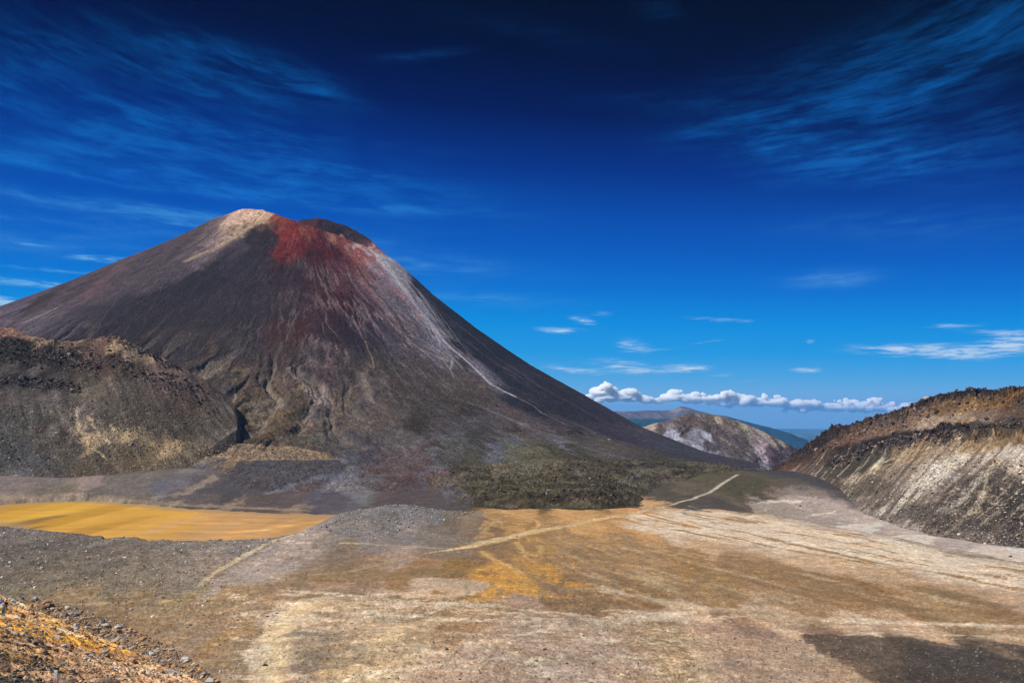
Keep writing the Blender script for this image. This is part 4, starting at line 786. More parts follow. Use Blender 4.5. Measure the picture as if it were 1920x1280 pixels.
# ================================================================== RIGHT RIDGE
KR = np.array([1.38, 1.36, 1.34])
RC = [(1560,932,150,134,118,10),(1620,952,156,140,124,10),(1690,975,160,144,130,10),(1760,994,150,134,120,9),(1850,1008,140,126,112,9),(1450,893,120,92,74,10),(1480,875,110,78,58,9),(1500,860,84,62,52,9),(1520,845,60,48,46,9),(1540,830,54,44,42,9),(1560,815,64,52,48,9),(1580,805,66,54,50,8),(1620,795,130,92,66,8),(1650,785,116,84,66,8),(1690,772,84,66,58,8),(1720,760,66,54,50,8),(1750,750,58,50,48,9),(1800,740,58,50,48,9),(1850,738,60,50,46,9),(1900,735,56,48,46,9),
 (1540,850,112,84,66,9),(1570,830,128,94,70,9),(1600,815,134,100,74,9),(1640,805,140,110,84,10),(1680,790,140,110,86,10),(1720,780,150,122,94,10),(1760,770,150,114,70,10),(1800,765,158,122,78,10),(1850,760,164,120,70,10),(1890,755,160,112,58,10),(1910,765,120,96,72,10),(1750,790,176,150,122,10),(1800,785,170,144,112,10),(1850,780,140,116,92,10),
 (1600,850,60,52,48,9),(1630,838,48,44,44,9),(1660,830,46,44,46,9),(1700,825,56,50,48,9),(1740,820,64,58,54,9),(1780,812,84,72,60,9),(1830,800,80,72,62,9),(1880,795,96,82,68,9),(1560,868,66,54,50,9),(1530,872,110,90,76,9),(1590,862,84,74,66,9),(1910,795,80,70,60,9),
 (1480,900,118,98,84,12),(1510,890,112,94,80,12),(1550,888,92,84,68,12),(1600,880,88,82,64,12),(1650,860,100,92,72,12),(1620,870,84,80,62,12),(1690,850,170,140,98,9),(1640,875,170,144,108,8),(1600,898,160,136,108,8),(1720,845,170,142,100,10),(1760,850,168,144,114,12),(1800,840,178,148,104,10),(1850,835,176,144,96,10),(1900,825,168,132,80,10),
 (1490,925,108,94,84,12),(1540,915,112,98,80,12),(1590,920,120,106,88,12),(1640,910,110,98,82,12),(1680,890,150,132,108,12),(1720,890,166,148,124,12),(1780,870,200,182,152,10),(1760,885,214,200,180,10),(1730,910,190,172,150,12),(1800,860,206,190,162,10),(1700,925,150,134,114,14),(1650,940,128,112,94,14),(1600,945,140,124,108,12),(1560,935,124,108,92,12),
 (1820,880,150,134,114,14),(1850,860,170,148,118,12),(1900,850,200,186,162,12),(1905,880,170,152,128,10),(1870,890,120,104,88,12),(1840,910,96,84,72,14),(1800,920,110,96,82,14),(1780,950,100,88,74,14),(1830,945,84,74,64,14),(1880,930,84,74,66,14),(1910,920,92,82,74,14),(1845,925,160,138,110,8),(1835,955,164,138,96,8),(1870,960,84,76,70,14),(1910,960,76,70,64,14),(1740,960,110,98,84,14),(1700,965,130,116,102,14),(1650,965,150,134,118,12),(1740,935,150,134,114,12),
 (1760,990,100,88,76,12),(1820,985,100,88,78,12),(1870,990,120,106,90,12),(1910,995,84,76,72,12),(1840,1010,140,124,108,10),(1890,1015,96,88,84,10),(1700,985,170,152,134,10),(1650,978,196,180,162,9),(1610,965,170,154,136,9),(1800,1005,130,116,104,10)]
th = np.concatenate([theta_px(1390, 1960, 560), np.radians(np.linspace(32.5, 50, 110))])
q = np.concatenate([np.linspace(500, 1340, 640, endpoint=False), np.linspace(1340, 1700, 40)])
X, Y, Z, F = polar_grid(th, q, right_h)
RR_ = patches(RC, T0, KR, 12, 450, 1500, 'ridge')
_, tl = R_h(X, Y); jx = fbm(X/14, Y/18, 4, off=261); jy = fbm(X/14, Y/18, 4, off=263)
col = blend(X+5*jx, Y+9*jy, RR_, 3.2)
dn = fbm((0.81*Y-0.58*X)/9, (0.81*X+0.58*Y)/75, 6, 0.64, off=265); bl = fbm(X/4, Y/6, 4, 0.68, off=267)
col *= np.exp(0.55*dn+0.40*bl)[:, None]
lt = ss(dn+.25*bl, .14, .24)*(1-ss(tl, .6, .75)); dk = ss(-dn+.25*bl, .12, .22)*(1-ss(tl, .6, .75)); col = col*(1-.45*lt[:, None])+.45*lt[:, None]*(lin((206,188,164))/KR); col = col*(1-.5*dk[:, None])+.5*dk[:, None]*(lin((78,70,62))/KR)
for a_, al in [([(1690,925),(1746,869),(1802,855),(1816,863),(1768,911),(1712,937)], .7), ([(1774,854),(1802,827),(1808,829),(1782,857)], .7), ([(1884,840),(1916,846),(1918,885),(1907,882),(1897,852)], .8), ([(1590,905),(1655,857),(1662,860),(1604,905)], .6), ([(1640,960),(1700,925),(1720,935),(1660,975)], .5), ([(1820,860),(1884,830),(1890,845),(1840,870)], .5), ([(1750,960),(1830,880),(1850,885),(1790,965)], .35)]:
    poly(col, X+4*jx, Y+6*jy, W(a_, T0, 450, 1500), 4, (218,204,184), KR, al, ss(dn+.5*bl, -.12, .06))
wv_ = 0.05*fbm(X/60, Y/60, 3, off=80)
cr = ss(fbm(X/9, Y/9, 4, 0.6, ridged=True, off=269), 0.20, 0.38)*np.clip(gauss(tl-0.93+wv_, 0.08)+gauss(tl-0.66+wv_*2, 0.06)*ss(X, 380, 430), 0, 1)
col = col*(1-0.8*cr[:, None])+0.8*cr[:, None]*(lin((52,46,46))/KR)
for a in [[(1720,842),(1690,858),(1650,878),(1600,900)],[(1855,880),(1846,910),(1840,940),(1825,965)],[(1900,850),(1915,870),(1912,900)],[(1810,855),(1780,872),(1760,895),(1735,915)],[(1700,845),(1640,875)]]:
    stroke(col, X+5*jx, Y, W(a, T0, 450, 1500), 1.5, (210,192,162), KR, .55, .9)
grain(col, X, Y, .5, 2.4, 4, 273, .1); col = satur(col, 1.02)
add('ridge_right', mesh_from('ridge_right', np.stack([X, Y, Z], 1), F, col, True, [s_mat]), 'structure')

# ================================================================== MIDDLE HILL, FAR MOUNTAIN
KM = np.array([1.38, 1.38, 1.42])
MC = [(1220,798,176,160,140,8),(1250,788,120,104,92,9),(1290,780,98,84,76,9),(1330,782,104,90,80,9),(1370,790,110,96,84,9),(1345,783,170,154,128,7),(1400,808,176,162,136,7),(1440,820,180,164,140,7),(1465,828,160,146,124,7),(1370,800,130,114,100,9),
 (1240,803,92,76,74,9),(1280,800,86,72,68,9),(1320,800,84,70,66,9),(1250,810,164,166,172,8),(1270,815,172,174,180,8),(1262,825,100,92,96,8),(1300,812,130,128,134,8),(1325,812,168,170,176,8),(1305,825,150,150,156,8),(1310,840,164,162,168,8),(1330,830,80,70,72,8),(1340,845,130,124,130,9),(1290,840,120,114,118,9),(1320,855,140,136,142,9),(1280,850,120,112,116,9),(1345,820,96,84,82,9),
 (1370,820,92,80,78),(1380,840,90,78,76),(1360,860,112,102,104,12),(1400,830,100,88,82,9),(1400,860,92,82,78),(1425,840,176,158,156,7),(1415,825,150,136,126,7),(1435,830,160,140,140,7),(1430,850,150,138,140,7),(1420,870,92,80,80),(1455,850,84,70,72),(1480,845,80,68,72),(1460,870,80,68,70),(1440,868,110,106,116,7),(1380,875,100,90,84),(1500,860,80,68,70)]
th = theta_px(1080, 1640, 420); q = np.linspace(2350, 3400, 260)
X, Y, Z, F = polar_grid(th, q, mid_h)
MR = patches(MC, lambda a, b: mid_h(a, b, False), KM, 12, 2300, 3300)
jx = fbm(X/60, Y/60, 4, off=281); col = blend(X+16*jx, Y+40*fbm(X/60, Y/90, 4, off=283), MR, 3.2)
mz = fbm((X+.25*Y+10*jx)/22, Y/120, 6, .64, off=288); pl = ss(mz, .16, .26); col = col*(1-.45*pl[:, None])+.45*pl[:, None]*(lin((150,144,142))/KM)
col *= np.exp(0.45*fbm((X+.2*Y)/26, Y/110, 5, .6, off=285)+0.25*fbm(X/12, Y/14, 3, off=287))[:, None]; col = satur(col, 1.02)
m_mat = terrain_mat('mid_hill_scoria', 0.02, 0.11, 0.32, 1.0, 9.0, stone=1.3)
add('hill', mesh_from('hill', np.stack([X, Y, Z], 1), F, col, True, [m_mat]), 'structure')
th = theta_px(960, 1700, 420); q = np.linspace(10000, 16000, 150)
X, Y, Z, F = polar_grid(th, q, far_h)
f = fbm(X/900, Y/900, 5, off=291); hi = ss(Z, -160, 60)+0.25*f; top = ss(hi, 0.35, 0.75)[:, None]
col = np.array([.010, .032, .044])*(1-top)+top*np.array([.075, .062, .068]); pt = ss(fbm(X/600, Y/900, 4, off=293), 0.25, 0.4)[:, None]*0.6  # forest and bare summit, bluish so the colour carries part of the haze
col = col*(1-pt*top)+pt*top*np.array([.2, .17, .15]); col *= np.exp(.35*f)[:, None]
f_mat = terrain_mat('hazy_blue_forest', 0.006, 0.02, 0.2, 0.5, 20, stone=.5, pale=0)
fm = add('mountain', mesh_from('mountain', np.stack([X, Y, Z], 1), F, col, True, [f_mat]), 'structure')
#@@OBJECTS
# ================================================================== plain materials
def pmat(name, c, rough=0.8, spec=0.3, mottle=0.0, scale=8):
    m = bpy.data.materials.new(name); m.use_nodes = True; t = m.node_tree; b = t.nodes['Principled BSDF']
    b.inputs['Roughness'].default_value = rough; b.inputs['Specular IOR Level'].default_value = spec
    tc_ = t.nodes.new('ShaderNodeTexCoord'); n = noise(t, tc_.outputs['Object'], scale, 4, 0.6)
    f = (n-0.5)*(mottle+0.25)+1.0; vm = t.nodes.new('ShaderNodeVectorMath'); vm.operation = 'SCALE'; vm.inputs[0].default_value = c[:3]; link(t, f, vm.inputs[3])
    t.links.new(vm.outputs[0], b.inputs['Base Color']); return m
def rock_mat(name, sc_, bump=0.5):
    m = bpy.data.materials.new(name); m.use_nodes = True; t = m.node_tree; b = t.nodes['Principled BSDF']
    b.inputs['Roughness'].default_value = 0.95; b.inputs['Specular IOR Level'].default_value = 0.15
    at_ = t.nodes.new('ShaderNodeAttribute'); at_.attribute_name = 'albedo'; tc_ = t.nodes.new('ShaderNodeTexCoord')
    n = noise(t, tc_.outputs['Object'], sc_, 5, 0.7); f = (n-0.5)*1.6+1.0; vm = t.nodes.new('ShaderNodeVectorMath'); vm.operation = 'SCALE'
    t.links.new(at_.outputs['Color'], vm.inputs[0]); link(t, f, vm.inputs[3]); t.links.new(vm.outputs[0], b.inputs['Base Color'])
    bp = t.nodes.new('ShaderNodeBump'); bp.inputs['Strength'].default_value = bump; bp.inputs['Distance'].default_value = 0.06
    link(t, n, bp.inputs['Height']); t.links.new(bp.outputs[0], b.inputs['Normal']); return m

# ================================================================== STONES
def ico(sub):
    bm = bmesh.new(); bmesh.ops.create_icosphere(bm, subdivisions=sub, radius=1.0)
    V = np.array([v.co[:] for v in bm.verts]); F = np.array([[v.index for v in f.verts] for f in bm.faces]); bm.free(); return V, F
def rock_shape(V, seed):
    r = np.random.default_rng(seed); V = V*(1+0.16*r.standard_normal((len(V), 1))*(0.4 if len(V) > 50 else 1.0))
    for _ in range(7):                                   # flat broken faces
        n = r.standard_normal(3); n /= np.linalg.norm(n); d = V@n; c = r.uniform(0.45, 0.8); V = V-np.maximum(d-c, 0)[:, None]*n
    return V*np.array([r.uniform(.85, 1.3), r.uniform(.75, 1.15), r.uniform(.55, .9)])
V1, F1 = ico(1); V2, F2 = ico(3)
var1 = [rock_shape(V1, 100+i) for i in range(14)]
def Hfull(X, Y): return np.maximum.reduce([ground_h(X, Y), volcano_h(X, Y), left_h(X, Y), right_h(X, Y)])
def scatter(poly_px, n, y0=30, y1=1600, h=None):
    P = np.array(poly_px, float); out_ = []
    px = rng.uniform(P[:, 0].min(), P[:, 0].max(), n*4); py = rng.uniform(P[:, 1].min(), P[:, 1].max(), n*4)
    m = inside(px, py, P); px, py = px[m][:n], py[m][:n]
    Q = []
    for i in range(0, len(px), 1500):
        q_, ok = hit(px[i:i+1500], py[i:i+1500], h or T0, y0, y1, 260); Q.append(q_[ok])
    return np.concatenate(Q)
def stones(name, P, sizes, cols, mat, label, h=None, sink=0.25, flat_=1.0):
    z = (h or Hfull)(P[:, 0], P[:, 1]); Vs, Cs, Fs = [], [], []; n = len(P)
    vi = rng.integers(0, len(var1), n); a = rng.uniform(0, 6.28, n); tl_ = rng.uniform(-.5, .5, (n, 2))
    for k in range(len(var1)):
        s_ = np.nonzero(vi == k)[0]
        if not len(s_): continue
        B = var1[k][None]*np.array([1, 1, flat_]); c, d = np.cos(a[s_])[:, None], np.sin(a[s_])[:, None]
        x = B[..., 0]*c-B[..., 1]*d; y = B[..., 0]*d+B[..., 1]*c; zz = B[..., 2]+x*tl_[s_, :1]+y*tl_[s_, 1:]
        sz = sizes[s_][:, None]
        Vs.append(np.stack([P[s_, 0][:, None]+x*sz, P[s_, 1][:, None]+y*sz, z[s_][:, None]+(zz+0.5-sink)*sz], -1)); Cs.append(np.repeat(cols[s_][:, None], 12, 1))
    Vv = np.concatenate(Vs); Cc = np.concatenate(Cs); m = len(Vv)
    F_ = (F1[None]+12*np.arange(m)[:, None, None]).reshape(-1, 3)
    add(name, mesh_from(name, Vv.reshape(-1, 3), F_, Cc.reshape(-1, 3), False, [mat]), 'stuff', label)
def pick(pal, n, jit=0.25):
    c = lin(np.array(pal, float))/K; c = c[rng.integers(0, len(pal), n)]; return np.clip(c*np.exp(jit*rng.standard_normal((n, 1))), 0.01, .75)
r_mat = rock_mat('stone', 3.0); rb_mat = rock_mat('dark_crag', 0.5)
GRY = [(176,170,162),(140,134,126),(214,208,200),(104,98,92),(238,234,226),(196,176,156)]
def szs(n, lo, hi, p=2.6): return lo*(1-rng.random(n)*(1-(lo/hi)**p))**(-1/p)
# left bank, rim and mound
Pa = np.concatenate([scatter([(-20,990),(170,1006),(520,1012),(480,1040),(420,1100),(-20,1108)], 6000, 200), scatter([(600,990),(660,958),(740,947),(900,960),(830,980),(700,1012),(600,1000)], 1500, 400),
                     scatter([(0,1060),(420,1100),(520,1140),(520,1280),(400,1275),(200,1180),(0,1105)], 2600, 200)])
Pb = scatter([(540,1240),(700,1180),(900,1160),(1300,1160),(1500,1200),(1920,1240),(1920,1285),(540,1285)], 7000, 200)
P_ = np.concatenate([Pa, Pb]); s_ = szs(len(P_), .16, 1.0)*np.clip(P_[:, 1]/420, .6, 1.5)*np.concatenate([np.full(len(Pa), 0.9), np.full(len(Pb), .42)])
stones('stones', P_, s_, pick(GRY+[(170,140,112)], len(P_)), r_mat, 'loose grey and pale stones scattered over the crater floor and the rim of the basin', ground_h)
Pt = scatter([(560,1190),(700,1140),(900,1150),(1300,1160),(1500,1200),(1600,1285),(540,1285)], 3500, 200)
stones('tufts', Pt, szs(len(Pt), .12, .5, 2.4), pick([(84,78,50),(66,60,44),(104,92,60),(92,74,52)], len(Pt))*.8, r_mat, 'low dry tufts dotted over the stony ground at the bottom', ground_h, .3, .7)
Ps = scatter([(340,834),(420,832),(540,844),(640,860),(560,866),(420,858),(340,850)], 1500, 700, 1700)
stones('scarp_stones', Ps, szs(len(Ps), .4, 1.8, 2.2), pick([(170,150,122),(120,104,84),(84,72,60),(200,180,150)], len(Ps), .3), r_mat, 'buff blocks on the pale scarp at the foot of the fan', Hfull)
Pr_ = np.vstack([rim_xy+0*rim_xy]); tt = rng.uniform(2, len(rim_xy)-1.01, 900); i_ = tt.astype(int); f_ = (tt-i_)[:, None]; Pq = rim_xy[i_]*(1-f_)+rim_xy[i_+1]*f_+rng.normal(0, 2.2, (900, 2))
stones('rim_stones', Pq, szs(900, .25, 1.1), pick([(190,184,176),(214,208,200),(120,108,98),(90,76,68)], 900), r_mat, 'pale stones lining the crest of the basin rim', ground_h)
# near scree
NP = [(-20,1098),(60,1118),(200,1160),(330,1215),(420,1285),(-20,1285)]
Pn = scatter(NP, 15000, 20, 400, lambda a, b: ground_h(a, b, False)); Dn = Pn[:, 1]
sn = szs(len(Pn), .9, 6.5, 2.1)/1600*Dn*rng.uniform(.8, 1.2, len(Pn))
ORN = [(196,156,120),(176,138,104),(206,172,140),(150,120,96),(190,180,168),(120,100,84),(205,150,90),(160,150,144)]
DRK = [(110,96,82),(84,78,72),(130,110,90),(150,140,128),(70,66,66)]
cn = pick(ORN, len(Pn)); ppx = 960+1600*Pn[:, 0]/Dn; dark_z = (ppx < 130) & (Pn[:, 1] < 85); cn[dark_z] = pick(DRK, dark_z.sum())
order = np.argsort(-sn/Dn)
big = order[:230]; rest = order[230:]
stones('scree', Pn[rest], sn[rest], cn[rest], r_mat, 'ochre and buff rubble covering the near slope', ground_h)
# right ridge, left ridge, lava
Pc = scatter([(1440,900),(1500,900),(1640,880),(1760,860),(1920,860),(1960,1040),(1760,1012),(1600,975),(1500,940)], 7000, 450, 1500)
stones('talus', Pc, szs(len(Pc), .35, 2.2, 2.4), pick([(110,98,90),(84,76,72),(150,138,124),(190,176,158),(130,112,94)], len(Pc)), r_mat, 'grey and buff talus blocks on the right ridge', right_h)
def band_pts(line, n, sp): 
    L_ = np.array(line, float); t_ = rng.uniform(0, len(L_)-1.001, n); i_ = t_.astype(int); f_ = (t_-i_)[:, None]; p = L_[i_]*(1-f_)+L_[i_+1]*f_; p[:, 1] += rng.normal(0, sp, n); return p
cb = np.concatenate([band_pts([(1498,850),(1520,835),(1560,803),(1600,800),(1640,788),(1680,774),(1740,750),(1800,738),(1860,735),(1930,731)], 1500, 6), band_pts([(1560,872),(1600,852),(1640,840),(1700,832),(1740,826),(1780,818),(1840,806),(1930,798)], 1400, 7), band_pts([(1520,858),(1580,825),(1640,806),(1700,790),(1800,760),(1920,748)], 900, 9)])
q_, ok = hit(cb[:, 0], cb[:, 1], T0, 450, 1500, 400); q_ = q_[ok & (q_[:, 1] < 1340)]
stones('crag_rocks', q_, szs(len(q_), .7, 4.2, 2.2), pick([(86,76,74),(62,56,58),(104,92,88),(130,116,110),(74,70,78),(140,104,80)], len(q_), .35), rb_mat, 'dark angular lava blocks along the ledges of the right ridge', right_h)
cb = np.concatenate([band_pts([(-10,655),(60,665),(130,672),(190,685)], 900, 12), band_pts([(-10,712),(60,718),(110,722),(150,728)], 600, 5), band_pts([(190,634),(225,640),(260,655),(300,672),(340,690)], 700, 4.5), band_pts([(60,645),(200,672),(300,712),(400,745)], 700, 14)])
q_, ok = hit(cb[:, 0], cb[:, 1], T0, 950, 1600, 300); q_ = q_[ok]
stones('crag_rocks', q_, szs(len(q_), 1.0, 4.5, 2.2), pick([(80,68,62),(58,50,48),(100,84,74),(120,102,90)], len(q_), .35), rb_mat, 'dark lava blocks along the broken ledges of the left ridge', left_h)
Pd = scatter([(0,760),(200,740),(400,780),(330,845),(130,878),(0,890)], 3500, 950, 1500)
stones('talus', Pd, szs(len(Pd), .5, 2.0, 2.6), pick([(120,112,102),(96,90,82),(160,152,142),(80,70,62)], len(Pd)), r_mat, 'grey talus blocks on the lower face of the left ridge', left_h)
Pe = scatter([(820,862),(900,885),(1000,880),(1060,858),(1150,862),(1190,890),(1190,935),(1000,942),(900,930),(840,890)], 2600, 800, 1500)
stones('lava_blocks', Pe, szs(len(Pe), .4, 2.6, 2.0), pick([(76,70,60),(58,54,50),(92,86,74),(108,100,86),(60,56,52),(134,128,118)], len(Pe), .35)*.8, rb_mat, 'mossy blocks of the lava flow at the foot of the volcano', lambda a, b: np.maximum(volcano_h(a, b), ground_h(a, b)))
# single boulders
rock_meshes = [mesh_from('rock', rock_shape(V2, 300+i)*np.array([1, 1, 1.0]), F2, None, False, []) for i in range(10)]
def rmat(nm, c): return pmat(nm, lin(c)/K, 0.95, 0.15, 0.9, 2.2)
RM = {k: rmat(k, c) for k, c in {'pale_stone': (200,194,186), 'grey_stone': (140,136,130), 'dark_stone': (78,72,68), 'ochre_stone': (196,150,104), 'buff_stone': (188,160,132), 'brown_stone': (132,104,82)}.items()}
rm_cache = {}
def rock_at(X_, Y_, size, mk, label, group=None, name='boulder', h=None):
    k = int(rng.integers(0, 10)); key = (k, mk)
    if key not in rm_cache:
        me = rock_meshes[k].copy(); me.materials.append(RM[mk]); rm_cache[key] = me
    z = float((h or ground_h)(np.array([X_]), np.array([Y_]))[0])
    o = add(name, rm_cache[key], None, label, 'boulder' if name == 'boulder' else 'rock', group)
    o.location = (X_, Y_, z+size*0.18); o.scale = (size, size, size); o.rotation_euler = (rng.uniform(-.3, .3), rng.uniform(-.3, .3), rng.uniform(0, 6.28))
NB = [(1005,1239,5,'grey_stone','grey boulder with a pale top alone on the stony ground at the bottom centre'),(1090,1190,4.5,'pale_stone','pale boulder highest of the group on the stony ground near the bottom centre'),(1020,1219,5,'buff_stone','buff and white boulder left of the small grey one near the bottom centre'),
 (1082,1215,3.5,'grey_stone','small grey boulder right of the buff one near the bottom centre'),(1025,1205,3.5,'pale_stone','small pale boulder just above the buff boulder near the bottom centre'),(837,1219,4,'dark_stone','dark lone boulder on cream sand left of the bottom centre'),(1241,1165,2.5,'pale_stone','white stone lying on the brown band of sand right of centre'),
 (728,1274,3,'grey_stone','grey stone on cream sand at the bottom edge'),(1013,985,3,'pale_stone','white boulder beside the trail on the ochre flat'),(981,1035,2,'pale_stone','small white stone among the ochre channels below the trail'),(927,1021,2,'pale_stone','small white stone on the lower edge of the wide trail'),
 (78,1066,5,'pale_stone','large pale boulder with a dark underside on the grey bank'),(497,1250,6,'dark_stone','dark boulder on the edge of the cream gully at the bottom left'),(518,1149,4.5,'pale_stone','flat white slab below the cluster of white stones'),(502,1155,3.5,'grey_stone','grey round stone left of the flat white slab'),
 (238,1157,4,'pale_stone','pale boulder on olive gravel just above the orange slope'),(206,1167,3.5,'pale_stone','white boulder on the upper margin of the orange slope'),(391,1158,3,'pale_stone','right one of two white stones at the foot of the thin ochre track'),(380,1154,3,'pale_stone','left one of two white stones at the foot of the thin ochre track'),
 (413,1259,4,'pale_stone','white boulder at the lower right tip of the orange slope'),(35,1155,7,'buff_stone','pinkish boulder beside the hiker in yellow'),(62,1232,10,'brown_stone','largest brown boulder with a black hollow beneath, left of the marker post'),(135,1227,8,'pale_stone','left one of two pale boulders above the marker post'),(159,1235,8,'pale_stone','right one of two pale boulders above the marker post'),
 (183,1243,6,'buff_stone','buff boulder just right of the two pale boulders'),(307,1247,6,'brown_stone','brown boulder with deep shadow low on the orange slope'),(326,1251,6,'ochre_stone','ochre boulder touching the brown one low on the orange slope'),(505,1174,2.5,'grey_stone','bluish grey stone where the cream gully begins'),(330,1010,3,'dark_stone','black boulder on the crest of the rim against the golden flat'),
 (1895,1043,4,'dark_stone','dark boulder on the white wash at the right edge'),(1518,979,2.5,'pale_stone','white stone at the edge of the grey gully on the right'),(1436,957,2.5,'pale_stone','white stone beyond the sandy crest near the dark mound'),(1500,949,2.5,'dark_stone','dark boulder in the grey gully below the right ridge'),(1142,825,3.2,'pale_stone','cream boulder alone high on the lower right flank of the volcano'),
 (40,1213,6,'dark_stone','dark boulder upper left of the largest brown boulder'),(75,1200,5,'brown_stone','brown boulder under the patch of orange sand'),(232,1217,4,'dark_stone','slate grey boulder in the orange streak of the near slope'),(247,1214,6,'buff_stone','buff boulder in the orange streak of the near slope'),(178,1178,5,'grey_stone','blue grey slab high on the orange slope'),(268,1224,4,'grey_stone','grey boulder right of the orange streak on the near slope')]
P_, ok = hit([b[0] for b in NB], [b[1] for b in NB], T0, 20, 2000)
for b, p in zip(NB, P_): rock_at(p[0], p[1], b[2]*0.62/1600*p[1]*1.5, b[3], b[4], None, h=Hfull)
ks = list(RM)
LM = [(103,1268,'the marker post'),(62,1232,'the largest brown boulder'),(147,1231,'the two pale boulders'),(5,1158,'the hiker in yellow'),(52,1162,'the lower grey pole'),(29,1130,'the upper grey pole'),(178,1178,'the blue grey slab'),(232,1217,'the slate boulder in the orange streak'),
 (268,1224,'the grey boulder right of the orange streak'),(316,1249,'the brown boulder low on the slope'),(413,1259,'the white boulder at the slope tip'),(60,1188,'the patch of orange sand'),(8,1274,'the bottom left corner'),(35,1155,'the pinkish boulder'),(206,1167,'the white boulder on the upper margin'),(183,1243,'the buff boulder beside the pale pair'),(360,1270,'the lower right edge of the slope'),(120,1150,'the upper edge of the slope'),(250,1272,'the middle of the bottom edge')]
KN = {'pale_stone': 'pale', 'grey_stone': 'grey', 'dark_stone': 'charcoal', 'ochre_stone': 'orange tinted', 'buff_stone': 'buff', 'brown_stone': 'brown'}
used = set()
def lab_for(px, py, sz, mk):
    for l in sorted(LM, key=lambda l: (l[0]-px)**2+(l[1]-py)**2):
        dx__, dy__ = px-l[0], py-l[1]; d_ = math.hypot(dx__, dy__)
        k8 = int(round(math.degrees(math.atan2(dy__, dx__))/45)) % 8
        w8 = ['right of', 'below and right of', 'below', 'below and left of', 'left of', 'above and left of', 'above', 'above and right of'][k8]
        near = 'close' if d_ < 14 else ('a little way' if d_ < 32 else 'well')
        t_ = '%s %s rock %s %s %s' % ('big' if sz > 5.5 else ('medium' if sz > 3.8 else 'small'), KN[mk], near, w8, l[2])
        if t_ not in used and len(t_.split()) <= 16: used.add(t_); return t_
    return 'one of many small %s rocks in the rubble of the near slope' % KN[mk]
def px_of(x, y, z):
    f = y*CP+z*SP; return 960+1600*x/f, 640-1600*(z*CP-y*SP)/f
for i in big:
    mk = ['dark_stone', 'grey_stone', 'brown_stone'][int(rng.integers(0, 3))] if dark_z[i] else ['buff_stone', 'ochre_stone', 'buff_stone', 'pale_stone', 'brown_stone', 'pale_stone', 'grey_stone'][int(rng.integers(0, 7))]
    px_, py_ = px_of(*Pn[i]); rock_at(Pn[i, 0], Pn[i, 1], sn[i]*1.15, mk, lab_for(px_, py_, 1600*sn[i]/Dn[i], mk), 'rocks strewn over the near orange slope', 'rock')

# ================================================================== MARKER POST, POLES
def box(bm, x0, x1, y0, y1, z0, z1):
    vs_ = [bm.verts.new(p) for p in [(x0,y0,z0),(x1,y0,z0),(x1,y1,z0),(x0,y1,z0),(x0,y0,z1),(x1,y0,z1),(x1,y1,z1),(x0,y1,z1)]]
    for f in [(0,3,2,1),(4,5,6,7),(0,1,5,4),(1,2,6,5),(2,3,7,6),(3,0,4,7)]: bm.faces.new([vs_[i] for i in f])
def bm_obj(name, bm, mat, parent=None, bev=0.0, smooth_=False):
    if bev: bmesh.ops.bevel(bm, geom=bm.edges[:], offset=bev, segments=2, affect='EDGES')
    bmesh.ops.recalc_face_normals(bm, faces=bm.faces)
    me = bpy.data.meshes.new(name); bm.to_mesh(me); bm.free(); me.materials.append(mat)
    for p in me.polygons: p.use_smooth = smooth_
    return add(name, me, parent=parent)
def empty(name, loc, label, cat, group=None, rz=0):
    o = bpy.data.objects.new(name, None); COL.objects.link(o); o.location = loc; o.rotation_euler = (0, 0, rz); o.empty_display_size = .3
    o['label'] = label; o['category'] = cat
    if group: o['group'] = group
    return o
white_p = pmat('white_paint', (.72,.73,.76), .5, .4, .2); orange_p = pmat('orange_marker', (.85,.16,.04), .5, .4); grey_w = pmat('weathered_wood', (.33,.33,.37), .8, .2, .5)
p, ok = hit([103], [1304], T0, 20, 300); x_, y_, _z = p[0]; gz_ = float(ground_h(np.array([x_]), np.array([y_]))[0])
H_ = (1257-640)/1600; dd = CP+(-(1257-640)/1600)*-SP*1.0
rx, ry, rz_ = ray(103, 1256); top_z = rz_*y_/ry
mp = empty('marker_post', (x_, y_, gz_-.15), 'white marker post with an orange triangle at the bottom edge', 'marker post')
w_ = 5.6/1600*y_/2; hh = top_z-gz_+.15
bm = bmesh.new(); box(bm, -w_, w_, -w_*.6, w_*.6, 0, hh)
for v in bm.verts:
    if v.co.z > hh*.5 and v.co.x < 0: v.co.z -= .03
bm_obj('post', bm, white_p, mp, .004)
bm = bmesh.new(); tz = hh-12*y_/1600*1.04; th_ = 9.5/1600*y_
a_ = [bm.verts.new(q) for q in [(-w_*1.02, -w_*.6-.006, tz-th_), (w_*1.02, -w_*.6-.006, tz-th_), (0, -w_*.6-.006, tz)]]
b_ = [bm.verts.new((v.co.x, -w_*.6-.001, v.co.z)) for v in a_]
bm.faces.new(a_); bm.faces.new(b_[::-1])
for i in range(3): bm.faces.new([a_[i], b_[i], b_[(i+1) % 3], a_[(i+1) % 3]])
bm_obj('triangle_marker', bm, orange_p, mp)
